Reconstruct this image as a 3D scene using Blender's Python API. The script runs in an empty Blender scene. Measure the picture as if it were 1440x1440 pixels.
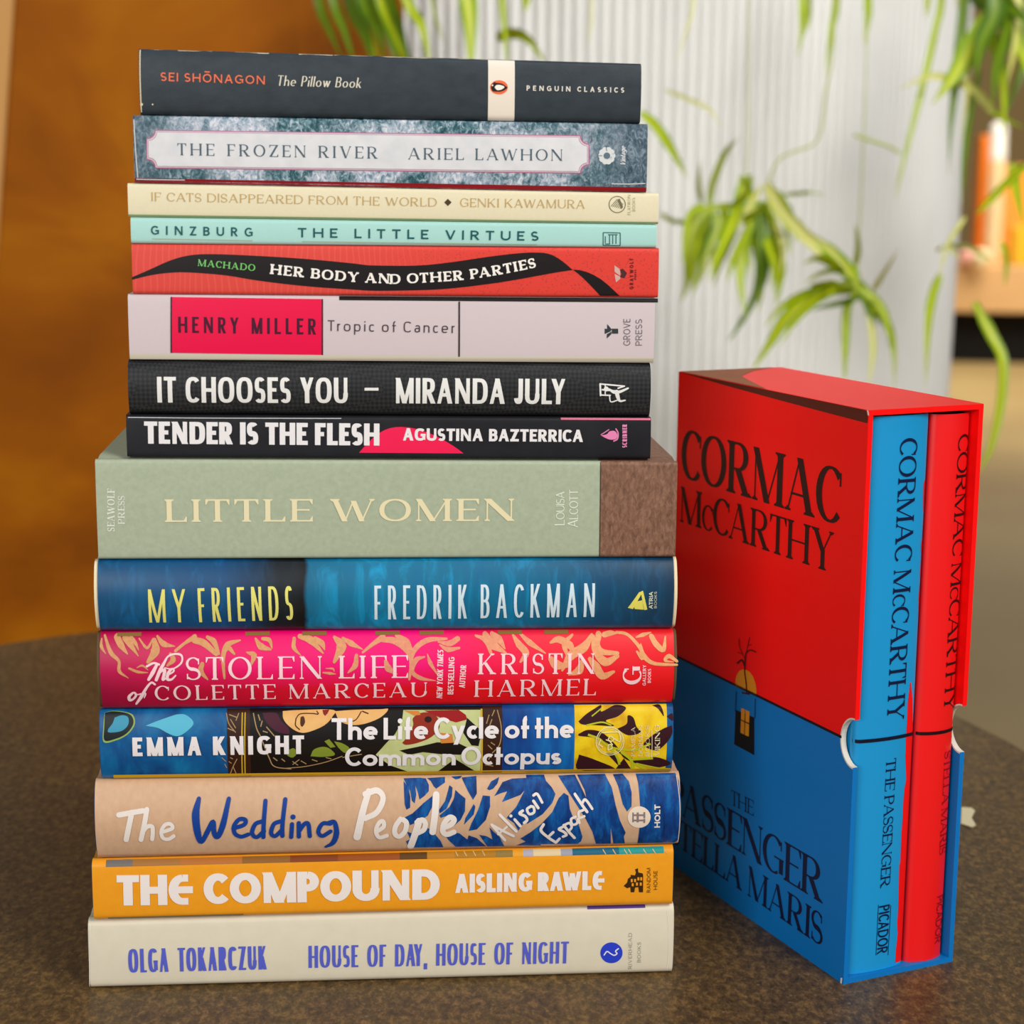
import bpy, bmesh, math, random
from mathutils import Vector, Matrix
from mathutils.geometry import tessellate_polygon
random.seed(4)
C = bpy.context.scene.collection
PI = math.pi

# ------------------------------------------------------------------ camera
FPX, PITCH, ROLL, CAMH = 2529.4, 0.1856, 0.0076, 0.3295
CO = Vector((0, 0, CAMH))
FW = Vector((0, math.cos(PITCH), -math.sin(PITCH)))
_up = Vector((0, math.sin(PITCH), math.cos(PITCH)))
_rt = Vector((1, 0, 0))
RT = _rt * math.cos(ROLL) + _up * math.sin(ROLL)
UP = _up * math.cos(ROLL) - _rt * math.sin(ROLL)

def ray(px, py):
    return FW + RT * ((px - 720) / FPX) + UP * ((720 - py) / FPX)
def on_plane(px, py, p, n):
    d = ray(px, py)
    return CO + d * ((p - CO).dot(n) / d.dot(n))
def at(px, py, y):
    return on_plane(px, py, Vector((0, y, 0)), Vector((0, 1, 0)))
def on_z(px, py, z):
    return on_plane(px, py, Vector((0, 0, z)), Vector((0, 0, 1)))

# --------------------------------------------------------------- materials
def lin(h):
    h = h.lstrip('#')
    v = [int(h[i:i + 2], 16) / 255 for i in (0, 2, 4)]
    return tuple(c / 12.92 if c <= .04045 else ((c + .055) / 1.055) ** 2.4 for c in v) + (1,)

class NT:
    """small helper for building node materials"""
    def __init__(s, name, rough=.45, spec=.3, coat=0.0):
        s.m = bpy.data.materials.new(name); s.m.use_nodes = True
        s.t = s.m.node_tree; s.b = s.t.nodes['Principled BSDF']
        s.b.inputs['Roughness'].default_value = rough
        s.b.inputs['Specular IOR Level'].default_value = spec
        s.b.inputs['Coat Weight'].default_value = coat
        s.b.inputs['Coat Roughness'].default_value = .22
    def n(s, typ, **kw):
        nd = s.t.nodes.new(typ)
        for k, v in kw.items():
            if k in nd.inputs: nd.inputs[k].default_value = v
            else: setattr(nd, k, v)
        return nd
    def l(s, a, b): s.t.links.new(a, b)
    def coord(s, scale=(1, 1, 1), loc=(0, 0, 0), out='Object'):
        tc = s.n('ShaderNodeTexCoord'); mp = s.n('ShaderNodeMapping')
        mp.inputs['Scale'].default_value = scale; mp.inputs['Location'].default_value = loc
        s.l(tc.outputs[out], mp.inputs['Vector']); return mp.outputs[0]
    def noise(s, scale, detail=4, vec=None, rough=.5, dist=0):
        nd = s.n('ShaderNodeTexNoise')
        nd.inputs['Scale'].default_value = scale; nd.inputs['Detail'].default_value = detail
        nd.inputs['Roughness'].default_value = rough; nd.inputs['Distortion'].default_value = dist
        if vec is not None: s.l(vec, nd.inputs['Vector'])
        return nd.outputs['Fac']
    def ramp(s, fac, stops, interp='LINEAR'):
        r = s.n('ShaderNodeValToRGB'); r.color_ramp.interpolation = interp
        el = r.color_ramp.elements
        while len(el) < len(stops): el.new(.5)
        for e, (p, c) in zip(el, stops):
            e.position = p; e.color = lin(c) if isinstance(c, str) else c
        s.l(fac, r.inputs[0]); return r.outputs[0]
    def math(s, op, a, b=None, c=None):
        m = s.n('ShaderNodeMath', operation=op)
        for i, v in enumerate((a, b, c)):
            if v is None: continue
            if isinstance(v, (int, float)): m.inputs[i].default_value = v
            else: s.l(v, m.inputs[i])
        return m.outputs[0]
    def mix(s, f, a, b, typ='MIX'):
        m = s.n('ShaderNodeMix', data_type='RGBA', blend_type=typ)
        for k, v in ((0, f), (6, a), (7, b)):
            if isinstance(v, str): v = lin(v)
            if isinstance(v, (int, float, tuple)): m.inputs[k].default_value = v
            else: s.l(v, m.inputs[k])
        return m.outputs[2]
    def col(s, c):
        if isinstance(c, str): s.b.inputs['Base Color'].default_value = lin(c)
        else: s.l(c, s.b.inputs['Base Color'])
        return s
    def bump(s, h, strength=.3, dist=.0005):
        b = s.n('ShaderNodeBump'); b.inputs['Strength'].default_value = strength
        b.inputs['Distance'].default_value = dist
        s.l(h, b.inputs['Height']); s.l(b.outputs[0], s.b.inputs['Normal']); return s
    def sep(s, vec):
        x = s.n('ShaderNodeSeparateXYZ'); s.l(vec, x.inputs[0]); return x.outputs

_mc = {}
def M(col, rough=.45, spec=.28, coat=0.0, var=0.0):
    """plain printed colour, with optional faint fibre variation"""
    k = (col, rough, spec, coat, var)
    if k in _mc: return _mc[k]
    t = NT('print_' + col.strip('#'), rough, spec, coat)
    if var:
        f = t.noise(900, 3, t.coord())
        c = lin(col)
        t.col(t.mix(f, tuple(x * (1 - var) for x in c[:3]) + (1,), tuple(min(1, x * (1 + var)) for x in c[:3]) + (1,)))
    else: t.col(col)
    _mc[k] = t.m
    return t.m

# ----------------------------------------------------------------- objects
def empty(name, loc, label, cat, group=None):
    o = bpy.data.objects.new(name, None); C.objects.link(o)
    o.empty_display_size = .02
    o.location = loc; o['label'] = label; o['category'] = cat
    if group: o['group'] = group
    return o
def link(name, me, mats, parent=None, smooth=False):
    o = bpy.data.objects.new(name, me); C.objects.link(o)
    if not isinstance(mats, (list, tuple)): mats = [mats]
    for m in mats: me.materials.append(m)
    if parent: o.parent = parent
    if smooth:
        for p in me.polygons: p.use_smooth = True
    return o
def from_bm(name, bm, mats, parent=None, smooth=False, recalc=True):
    if recalc: bmesh.ops.recalc_face_normals(bm, faces=bm.faces[:])
    if parent is not None:
        L = parent.location
        q = parent.parent
        while q is not None: L = L + q.location; q = q.parent
        bmesh.ops.translate(bm, verts=bm.verts[:], vec=-L)
    me = bpy.data.meshes.new(name); bm.to_mesh(me); bm.free()
    return link(name, me, mats, parent, smooth)
def add_box(bm, o, ax, ay, az):
    """solid from corner o with three edge vectors"""
    vs = [bm.verts.new(o + ax * i + ay * j + az * k) for k in (0, 1) for j in (0, 1) for i in (0, 1)]
    for f in ((0, 1, 3, 2), (4, 6, 7, 5), (0, 4, 5, 1), (2, 3, 7, 6), (0, 2, 6, 4), (1, 5, 7, 3)):
        bm.faces.new([vs[i] for i in f])
def bevel(bm, w, seg=2):
    bmesh.ops.recalc_face_normals(bm, faces=bm.faces[:])
    bmesh.ops.bevel(bm, geom=bm.edges[:], offset=w, segments=seg, affect='EDGES', profile=.5)
def lathe(bm, prof, c, seg=32):
    rings = []
    for r, z in prof:
        rings.append([bm.verts.new(c + Vector((r * math.cos(2 * PI * i / seg), r * math.sin(2 * PI * i / seg), z))) for i in range(seg)])
    for a, b in zip(rings, rings[1:]):
        for i in range(seg):
            bm.faces.new((a[i], a[(i + 1) % seg], b[(i + 1) % seg], b[i]))
    bm.faces.new(rings[0][::-1]); bm.faces.new(rings[-1])

def catmull(P, n=6):
    P = [Vector(p) for p in P]
    if len(P) < 3: return [P[0].lerp(P[1], i / n) for i in range(n + 1)]
    Q = [P[0] * 2 - P[1]] + P + [P[-1] * 2 - P[-2]]
    out = []
    for i in range(1, len(Q) - 2):
        a, b, c, d = Q[i - 1:i + 3]
        for k in range(n):
            t = k / n
            out.append(.5 * (2 * b + (c - a) * t + (2 * a - 5 * b + 4 * c - d) * t * t + (3 * b - a - 3 * c + d) * t ** 3))
    out.append(P[-1]); return out

# ----------------------------------------- printed surfaces (spines, panels)
class Surf:
    def __init__(s, o, eu, ev, bulge=None, cuts=None):
        s.o, s.eu, s.ev = o, eu, ev; s.n = eu.cross(ev).normalized()
        s.bulge = bulge or (lambda u, v: 0); s.cuts = cuts or ([], []); s.lim = None
    def uv(s, px, py):
        p = on_plane(px, py, s.o, s.n) - s.o
        return Vector((p.dot(s.eu), p.dot(s.ev)))
    def pt(s, u, v, off=0):
        if s.lim: v = min(max(v, s.lim[0](u)), s.lim[1](u))
        return s.o + s.eu * u + s.ev * v + s.n * (s.bulge(u, v) + off)

class Print:
    """flat printed shapes in surface coordinates, laid on a Surf as one mesh"""
    def __init__(s, surf): s.s = surf; s.f = []; s.k = 0; s.z = []
    def poly(s, pts):
        pts = [Vector((p[0], p[1])) for p in pts]
        a = sum(p.x * q.y - q.x * p.y for p, q in zip(pts, pts[1:] + pts[:1]))
        if abs(a) < 1e-14: return
        if a < 0: pts = pts[::-1]
        s.k = (s.k + 1) % 9
        n0 = len(s.f); s._tess(pts); s.z += [s.k * 3e-6] * (len(s.f) - n0)
    def _tess(s, pts):
        if len(pts) <= 3: s.f.append(pts); return
        if len(pts) == 4:
            s.f.append(pts[:3]); s.f.append([pts[0], pts[2], pts[3]]); 
            # concave quads fall back to tessellation
            cr = [(pts[(i + 1) % 4] - pts[i]).cross(pts[(i + 2) % 4] - pts[(i + 1) % 4]) for i in range(4)]
            if min(cr) >= -1e-16: return
            s.f.pop(); s.f.pop()
        for t in tessellate_polygon([[p.to_3d() for p in pts]]):
            tri = [pts[i] for i in t]
            b = (tri[1] - tri[0]).cross(tri[2] - tri[0])
            if b < 0: tri = tri[::-1]
            if abs(b) > 1e-15: s.f.append(tri)
    def px(s, pts): s.poly([s.s.uv(*p) for p in pts])
    def smooth_px(s, pts, n=5):
        c = catmull(list(pts) + [pts[0]], n)
        s.px([(p.x, p.y) for p in c[:-1]])
    def disc(s, cx, cy, rx, ry=None, n=28, rot=0):
        ry = ry or rx
        c, d = math.cos(rot), math.sin(rot)
        s.px([(cx + rx * math.cos(2 * PI * i / n) * c - ry * math.sin(2 * PI * i / n) * d,
               cy + rx * math.cos(2 * PI * i / n) * d + ry * math.sin(2 * PI * i / n) * c) for i in range(n)])
    def ring(s, cx, cy, r, w, n=32):
        for i in range(n):
            a, b = 2 * PI * i / n, 2 * PI * (i + 1) / n
            s.px([(cx + q * math.cos(t), cy + q * math.sin(t)) for q, t in ((r, a), (r, b), (r - w, b), (r - w, a))])
    def brush(s, pts, w, n=6, cap=True, taper=None):
        """round ended stroke through pixel points, width w px (or list)"""
        P = catmull(pts, n) if len(pts) > 2 else [Vector(pts[0]), Vector(pts[0]).lerp(Vector(pts[1]), .5), Vector(pts[1])]
        k = len(P)
        def wd(i):
            t = i / (k - 1)
            if isinstance(w, (list, tuple)):
                f = t * (len(w) - 1); j = min(int(f), len(w) - 2)
                return w[j] + (w[j + 1] - w[j]) * (f - j)
            return w
        Lp, Rp = [], []
        for i in range(k):
            d = (P[min(i + 1, k - 1)] - P[max(i - 1, 0)])
            if d.length < 1e-9: d = Vector((1, 0))
            d.normalize(); nn = Vector((-d.y, d.x)) * wd(i) / 2
            Lp.append(P[i] + nn); Rp.append(P[i] - nn)
        for i in range(k - 1):
            s.px([Lp[i], Lp[i + 1], Rp[i + 1], Rp[i]])
        if cap:
            for i in (0, k - 1):
                if wd(i) > .8: s.disc(P[i].x, P[i].y, wd(i) / 2, n=10)
    def build(s, name, mat, parent, off=.00012, label=None):
        if not s.f: return None
        bm = bmesh.new()
        for f, z in zip(s.f, s.z): bm.faces.new([bm.verts.new((p.x, p.y, z)) for p in f])
        for ax, cuts in enumerate(s.s.cuts):
            for c in cuts:
                co = Vector((0, 0, 0)); co[ax] = c; no = Vector((0, 0, 0)); no[ax] = 1
                bmesh.ops.bisect_plane(bm, geom=bm.verts[:] + bm.edges[:] + bm.faces[:], dist=1e-8, plane_co=co, plane_no=no)
        for v in bm.verts: v.co = s.s.pt(v.co.x, v.co.y, off + v.co.z)
        bmesh.ops.remove_doubles(bm, verts=bm.verts[:], dist=3e-7)
        o = from_bm(name, bm, mat, parent, smooth=True, recalc=False)
        if label: o['label'] = label
        return o

# ---------------------------------------------------------------- lettering
def arc(cx, cy, rx, ry, a0, a1, sq=2.0):
    n = max(4, int(abs(a1 - a0) / 14)); out = []
    for i in range(n + 1):
        a = math.radians(a0 + (a1 - a0) * i / n); c, d = math.cos(a), math.sin(a)
        e = 2 / sq
        out.append((cx + rx * math.copysign(abs(c) ** e, c), cy + ry * math.copysign(abs(d) ** e, d)))
    return out
def L(x0, y0, x1, y1, cls='T', fl=''): return ('L', x0, y0, x1, y1, cls, fl)
def H(x0, x1, y, tk=''): return ('H', x0, x1, y, tk)
def K(pts, cls=None): return ('C', pts, cls)
def B(x, y, s=.12): return ('B', x, y, s)

def glyph(ch, q, xh):
    """(width, top, strokes) of a letter in unit cap height; q = squareness of the rounds"""
    A = lambda *a: arc(*a, q)
    S_ = lambda: A(.5, .74, .47, .26, 35, 270)[:-1] + [(.5, .49)] + A(.5, .24, .5, .24, 90, -145)[1:]
    caps = {
     'A': (.74, lambda: [L(0, 0, .5, 1, 't', 's'), L(.5, 1, 1, 0, 'T', 'e'), H(.2, .8, .32)]),
     'B': (.6, lambda: [L(0, 0, 0, 1, 'T', 'se'), K([(0, 1), (.45, 1)] + A(.45, .765, .47, .235, 90, -90) + [(0, .53)]), K([(0, .53), (.5, .53)] + A(.5, .265, .5, .265, 90, -90) + [(0, 0)])]),
     'C': (.72, lambda: [K(A(.52, .5, .52, .5, 42, 318)), B(.95, .8)]),
     'D': (.72, lambda: [L(0, 0, 0, 1, 'T', 'se'), K([(0, 1), (.4, 1)] + A(.4, .5, .6, .5, 90, -90) + [(0, 0)])]),
     'E': (.52, lambda: [L(0, 0, 0, 1, 'T', 'se'), H(0, 1, 1, 'rd'), H(0, .85, .52), H(0, 1, 0, 'ru')]),
     'є': (.66, lambda: [K([(1, 1), (.62, 1)] + A(.62, .5, .62, .5, 90, 270) + [(1, 0)]), H(.1, 1, .5)]),
     'F': (.5, lambda: [L(0, 0, 0, 1, 'T', 'se'), H(0, 1, 1, 'rd'), H(0, .85, .5)]),
     'G': (.76, lambda: [K(A(.52, .5, .52, .5, 42, 300)), H(.55, 1, .45), L(.97, .08, .97, .47, 'T'), B(.95, .8)]),
     'H': (.72, lambda: [L(0, 0, 0, 1, 'T', 'se'), L(1, 0, 1, 1, 'T', 'se'), H(0, 1, .5)]),
     'I': (.0, lambda: [L(.5, 0, .5, 1, 'T', 'se')]),
     'J': (.42, lambda: [L(1, .3, 1, 1, 'T', 'e'), K([(1, .35)] + A(.5, .3, .5, .3, 0, -165))]),
     'K': (.66, lambda: [L(0, 0, 0, 1, 'T', 'se'), L(.05, .4, .95, 1, 't', 'e'), L(.33, .58, 1, 0, 'T', 'e')]),
     'L': (.5, lambda: [L(0, 0, 0, 1, 'T', 'se'), H(0, 1, 0, 'ru')]),
     'M': (.9, lambda: [L(.03, 0, .03, 1, 't', 's'), L(.03, 1, .5, .0, 'T'), L(.5, .0, .97, 1, 't'), L(.97, 0, .97, 1, 'T', 'se')]),
     'N': (.74, lambda: [L(0, 0, 0, 1, 't', 'se'), L(0, 1, 1, 0, 'T'), L(1, 0, 1, 1, 't', 'e')]),
     'O': (.8, lambda: [K(A(.5, .5, .5, .5, 0, 360))]),
     'P': (.56, lambda: [L(0, 0, 0, 1, 'T', 'se'), K([(0, 1), (.45, 1)] + A(.45, .73, .55, .27, 90, -90) + [(0, .46)])]),
     'Q': (.8, lambda: [K(A(.5, .5, .5, .5, 0, 360)), L(.55, .28, 1, -.08, 'T')]),
     'R': (.62, lambda: [L(0, 0, 0, 1, 'T', 'se'), K([(0, 1), (.42, 1)] + A(.42, .74, .5, .26, 90, -90) + [(0, .48)]), L(.42, .49, 1, 0, 'T', 'e')]),
     'S': (.55, lambda: [K(S_(), 'S'), B(.92, .82), B(.04, .16)]),
     'T': (.6, lambda: [H(0, 1, 1, 'rd ld'), L(.5, 0, .5, 1, 'T', 's')]),
     'U': (.7, lambda: [L(0, .34, 0, 1, 'T', 'e'), L(1, .34, 1, 1, 't', 'e'), K([(0, .4)] + A(.5, .35, .5, .35, 180, 360) + [(1, .4)])]),
     'V': (.72, lambda: [L(0, 1, .5, 0, 'T', 's'), L(.5, 0, 1, 1, 't', 'e')]),
     'W': (1.06, lambda: [L(0, 1, .27, 0, 'T', 's'), L(.27, 0, .5, .92, 't'), L(.5, .92, .73, 0, 'T'), L(.73, 0, 1, 1, 't', 'e')]),
     'X': (.68, lambda: [L(0, 1, 1, 0, 'T', 'se'), L(0, 0, 1, 1, 't', 'se')]),
     'Y': (.68, lambda: [L(0, 1, .5, .45, 'T', 's'), L(1, 1, .5, .45, 't', 's'), L(.5, 0, .5, .5, 'T', 's')]),
     'Z': (.6, lambda: [H(0, 1, 1, 'ld'), L(0, 0, 1, 1, 'T'), H(0, 1, 0, 'ru')]),
    }
    if ch in caps: w, f = caps[ch]; return w, 1, f()
    a = 1 / xh
    low = {
     'a': (.52, lambda: [K(A(.5, .66, .42, .34, 150, 0) + [(.92, .3), (.92, 0)]), K([(.92, .57), (.45, .57)] + A(.4, .29, .4, .28, 90, 270) + [(.55, 0), (.92, .2)])]),
     'b': (.58, lambda: [L(0, 0, 0, a), K(A(.5, .5, .5, .5, 0, 360))]),
     'c': (.52, lambda: [K(A(.52, .5, .5, .5, 48, 312))]),
     'd': (.58, lambda: [L(1, 0, 1, a), K(A(.5, .5, .5, .5, 0, 360))]),
     'e': (.58, lambda: [H(.04, .96, .5), K(A(.5, .5, .5, .5, 0, 312))]),
     'f': (.34, lambda: [L(.35, 0, .35, a * .85), K([(.35, a * .75)] + A(.85, a * .75, .5, a * .25 - .06, 180, 85)), H(0, .95, .95)]),
     'g': (.58, lambda: [L(1, 0, 1, 1), K(A(.5, .5, .5, .5, 0, 360)), K([(1, .1), (1, -.1)] + A(.5, -.1, .5, .3, 0, -150))]),
     'h': (.54, lambda: [L(0, 0, 0, a), K([(0, .55)] + A(.5, .58, .5, .42, 180, 0) + [(1, .5)]), L(1, 0, 1, .58)]),
     'i': (.0, lambda: [L(.5, 0, .5, 1), ('D', .5, a * .97)]),
     'k': (.54, lambda: [L(0, 0, 0, a), L(.05, .35, .92, 1, 't'), L(.35, .6, 1, 0)]),
     'l': (.0, lambda: [L(.5, 0, .5, a)]),
     'm': (.88, lambda: [L(0, 0, 0, 1), L(.5, 0, .5, .6), L(1, 0, 1, .6), K([(0, .55)] + A(.25, .6, .25, .4, 180, 0)), K([(.5, .55)] + A(.75, .6, .25, .4, 180, 0))]),
     'n': (.54, lambda: [L(0, 0, 0, 1), K([(0, .55)] + A(.5, .58, .5, .42, 180, 0) + [(1, .5)]), L(1, 0, 1, .58)]),
     'o': (.6, lambda: [K(A(.5, .5, .5, .5, 0, 360))]),
     'p': (.58, lambda: [L(0, -.45, 0, 1), K(A(.5, .5, .5, .5, 0, 360))]),
     'r': (.34, lambda: [L(0, 0, 0, 1), K([(0, .5)] + A(.7, .5, .7, .5, 180, 80))]),
     's': (.44, lambda: [K(S_(), 'S')]),
     't': (.34, lambda: [L(.4, 0, .4, a * .95), H(0, 1, .95)]),
     'u': (.54, lambda: [L(0, .42, 0, 1), L(1, 0, 1, 1), K([(0, .5)] + A(.5, .42, .5, .42, 180, 360) + [(1, .5)])]),
     'w': (.8, lambda: [L(0, 1, .27, 0), L(.27, 0, .5, 1), L(.5, 1, .73, 0), L(.73, 0, 1, 1)]),
     'y': (.54, lambda: [L(0, 1, .52, 0), L(.22, -.45, 1, 1)]),
    }
    if ch in low:
        w, f = low[ch]; return w, xh, f()
    pun = {'-': (.45, [H(0, 1, .42)]), '–': (.55, [H(0, 1, .42)]), ',': (.0, [L(.3, -.16, .6, .12)]), '.': (.0, [L(.5, 0, .5, .13)])}
    w, st = pun[ch]; return w, 1, st

def glyph_polys(ch, st, sx, ):
    """polygons of a letter: x from 0 to its width, y in cap heights"""
    T, t = st['stem'], st['thin']; sf = st.get('serif', 0); xh = st.get('xh', .7)
    macron = ch == 'Ō'
    if macron: ch = 'O'
    w, top, strokes = glyph(ch, st.get('sq', 2.0), xh)
    W = max(w * sx, T)
    lowc = top != 1
    P = []
    X = lambda x: T / 2 + x * (W - T)
    def Y(y, ins):
        if not ins or y < -.01: return y * top
        if y > 1.02: return y * top
        return t / 2 + y * (top - t)
    sh = t * st.get('sth', 1.0)
    def serif(x, y, ww):
        up = 1 if y < .5 else -1
        h = ww / 2 + sf
        P.append([(x - h, y), (x + h, y), (x + h, y + up * sh), (x - h, y + up * sh)])
        k = sf * .55
        P.append([(x - ww / 2 - k, y + up * sh), (x + ww / 2 + k, y + up * sh), (x + ww / 2, y + up * (sh + k)), (x - ww / 2, y + up * (sh + k))])
    for s in strokes:
        if s[0] == 'L':
            _, x0, y0, x1, y1, cls, fl = s
            ww = T if cls == 'T' else t
            ax, bx = X(x0), X(x1); ay, by = y0 * top, y1 * top
            dx, dy = bx - ax, by - ay
            ln = math.hypot(dx, dy)
            hw = ww / 2 * ln / max(abs(dy), 1e-6)
            hw = min(hw, ww * 1.1)
            if abs(dx) < 1e-9: hw = ww / 2
            P.append([(ax - hw, ay), (ax + hw, ay), (bx + hw, by), (bx - hw, by)])
            if sf:
                if 's' in fl: serif(ax, ay, 2 * hw)
                if 'e' in fl: serif(bx, by, 2 * hw)
        elif s[0] == 'H':
            _, x0, x1, y, tk = s
            a, b = x0 * W, x1 * W; yy = Y(y, True); ht = t / 2
            P.append([(a, yy - ht), (b, yy - ht), (b, yy + ht), (a, yy + ht)])
            if sf and tk:
                k = .2
                for e in tk.split():
                    xx, sg = (b, -1) if e[0] == 'r' else (a, 1)
                    vd = -1 if e[1] == 'd' else 1
                    P.append([(xx, yy - vd * ht), (xx, yy + vd * k), (xx + sg * t * .6, yy + vd * k), (xx + sg * max(T * .7, t * 2), yy)])
        elif s[0] == 'C':
            pts = [Vector((X(x), Y(y, True))) for x, y in s[1]]
            n = len(pts); closed = (pts[0] - pts[-1]).length < 1e-6
            Lp, Rp = [], []
            for i in range(n):
                if closed: d = pts[(i + 1) % (n - 1)] - pts[(i - 1) % (n - 1)]
                else: d = pts[min(i + 1, n - 1)] - pts[max(i - 1, 0)]
                d.normalize()
                v = abs(d.y) ** 1.5
                if s[2] == 'S': v = max(v * .6, math.exp(-((i / (n - 1) - .5) / .16) ** 2))
                ww = t + (T - t) * v
                nn = Vector((-d.y, d.x)) * ww / 2
                Lp.append(pts[i] + nn); Rp.append(pts[i] - nn)
            for i in range(n - 1): P.append([Lp[i], Lp[i + 1], Rp[i + 1], Rp[i]])
        elif s[0] == 'D':
            r = T * .58; P.append([(X(s[1]) + r * math.cos(k * PI / 6), s[2] * top - r + r * math.sin(k * PI / 6)) for k in range(12)])
        elif s[0] == 'B' and sf:
            x, y, k = X(s[1]), s[2] * top, s[3]
            P.append([(x - t * .5, y - k), (x + t * .6, y - k), (x + t * .6, y + k), (x - t * .5, y + k)])
    if macron: P.append([(W * .2, 1.16), (W * .8, 1.16), (W * .8, 1.16 + t), (W * .2, 1.16 + t)])
    return W, P

KERN = {'AV': -.14, 'VA': -.14, 'AT': -.12, 'TA': -.12, 'LT': -.12, 'AY': -.14, 'YA': -.14, 'AW': -.1, 'WA': -.1, 'PA': -.1, 'FA': -.1, 'RT': -.04,
        'LY': -.12, 'TO': -.03, 'OT': -.03, 'RA': -.02, 'CA': -.02, 'RY': -.05, 'LV': -.1, 'LU': -.02, 'TT': .02, 'To': -.1, 'Tr': -.08, 'Wo': -.06}
def layout(s, N, st, small=()):
    """letters of s spread over N cap heights: [(x, polys)]"""
    trk = st.get('track', .1); sp = st.get('space', .32)
    fs = lambda i: small[1] if small and i in small[0] else 1.0
    rz = lambda i: small[2] if small and i in small[0] and len(small) > 2 else 0
    def run(sx, tk):
        x = 0; out = []
        for i, ch in enumerate(s):
            if ch == ' ': x += sp; continue
            k = fs(i); W, P = glyph_polys(ch, st, sx)
            lo = min(p[0] for q in P for p in q) * k; hi = max(p[0] for q in P for p in q) * k
            if st.get('slant'): lo, hi = 0, W * k
            if out and s[i - 1] != ' ': x += tk + KERN.get(s[i - 1] + ch, 0) * st.get('kern', 1)
            elif out: x += tk
            out.append((x - lo, [[(p[0] * k, p[1] * k + rz(i)) for p in q] for q in P])); x += hi - lo
        return x, out
    tk = trk
    for _ in range(6):
        a, b = .05, 4.0
        for _ in range(24):
            m = (a + b) / 2
            if run(m, tk)[0] > N: b = m
            else: a = m
        x, out = run(a, tk)
        if x <= N * 1.01 and a > .25: break
        tk -= .03
    return out
def set_line(pr, s, a, b, H_, st, small=(), path=None):
    d = (b - a).normalized(); up = Vector((-d.y, d.x)); sl = st.get('slant', 0)
    if path:
        seg = [(q - p).length for p, q in zip(path, path[1:])]; tot = sum(seg)
    else: tot = (b - a).length
    for x, P in layout(s, tot / H_, st, small):
        if path:
            W = max(p[0] for q in P for p in q); r = (x + W / 2) * H_; i = 0
            while i < len(seg) - 1 and r > seg[i]: r -= seg[i]; i += 1
            dd = (path[i + 1] - path[i]).normalized(); uu = Vector((-dd.y, dd.x)); o = path[i] + dd * r
            f = lambda p: o + dd * ((p[0] - W / 2 + p[1] * sl) * H_) + uu * (p[1] * H_)
        else: f = lambda p: a + d * ((x + p[0] + p[1] * sl) * H_) + up * (p[1] * H_)
        for q in P: pr.poly([f(p) for p in q])
def text(pr, s, p0, p1, h, st, path=None, small=()):
    """set s between two baseline pixels; h = cap height in pixels"""
    S = pr.s
    m = ((p0[0] + p1[0]) / 2, (p0[1] + p1[1]) / 2)
    ln = math.hypot(p1[0] - p0[0], p1[1] - p0[1])
    nx, ny = (p1[1] - p0[1]) / ln, -(p1[0] - p0[0]) / ln
    a, b = S.uv(*p0), S.uv(*p1)
    d = (b - a).normalized(); up = Vector((-d.y, d.x))
    H_ = abs((S.uv(m[0] + nx * h, m[1] + ny * h) - S.uv(*m)).dot(up))
    pp = None
    if path:
        c = catmull(path, 4); pp = [S.uv(p.x, p.y) for p in c]
    set_line(pr, s, a, b, H_, st, small, pp)
def lettering(surf, name, items, mat, parent, off=.00022, label=None):
    pr = Print(surf)
    for it in items: text(pr, *it)
    return pr.build(name, mat, parent, off, label)

def ST(stem, thin, serif=0, track=.1, sq=2.0, **k):
    return dict(stem=stem, thin=thin, serif=serif, track=track, sq=sq, **k)
# ------------------------------------------------------------ the book stack
YAW = math.atan(.0788)
EU = Vector((math.cos(YAW), math.sin(YAW), 0)); EZ = Vector((0, 0, 1))
EB = Vector((-EU.y, EU.x, 0))                       # into the books
STACK = Vector((0, .7016, 0))
def splane(dq): return Surf(STACK + EB * dq, EU, EZ)
# spine set-back of each book, top of the stack first
DQ = [.0065, .0065, .0065, .0065, .006, .0065, .0065, .006, 0, .001, .001, .001, .000, -.002, 0]
EDGE = [((195, 68), (901, 89)), ((197, 162), (900, 174)), ((187, 257.5), (912, 271)), ((181, 305), (925, 315.5)),
        ((185, 343), (923, 349)), ((184, 413.5), (925, 419)), ((181, 506), (917, 511)), ((180, 583), (913, 587)),
        ((177, 643), (915, 646)), ((140, 787), (948, 783.5)), ((141, 888), (946, 885)), ((143, 998), (946, 989.5)),
        ((140, 1096), (950, 1086)), ((134, 1208), (950, 1188)), ((128, 1296), (946, 1274))]
IFACE = []
for k, (a, b) in enumerate(EDGE):
    sp = splane(DQ[k - 1] if k else DQ[0])          # use the plane of the book above
    p, q = sp.uv(*a), sp.uv(*b)
    s = (q.y - p.y) / (q.x - p.x)
    IFACE.append((p.y - s * p.x, s))
IFACE.append((0.0, 0.0))

def extrude_profile(bm, prof, u0, u1, place):
    """prof: closed list of (q, t, w) points; place(u, q, t, w) -> Vector"""
    A = [bm.verts.new(place(u0, *p)) for p in prof]; Bv = [bm.verts.new(place(u1, *p)) for p in prof]
    n = len(prof)
    for i in range(n):
        j = (i + 1) % n
        bm.faces.new((A[i], Bv[i], Bv[j], A[j]))
    return A, Bv

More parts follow.
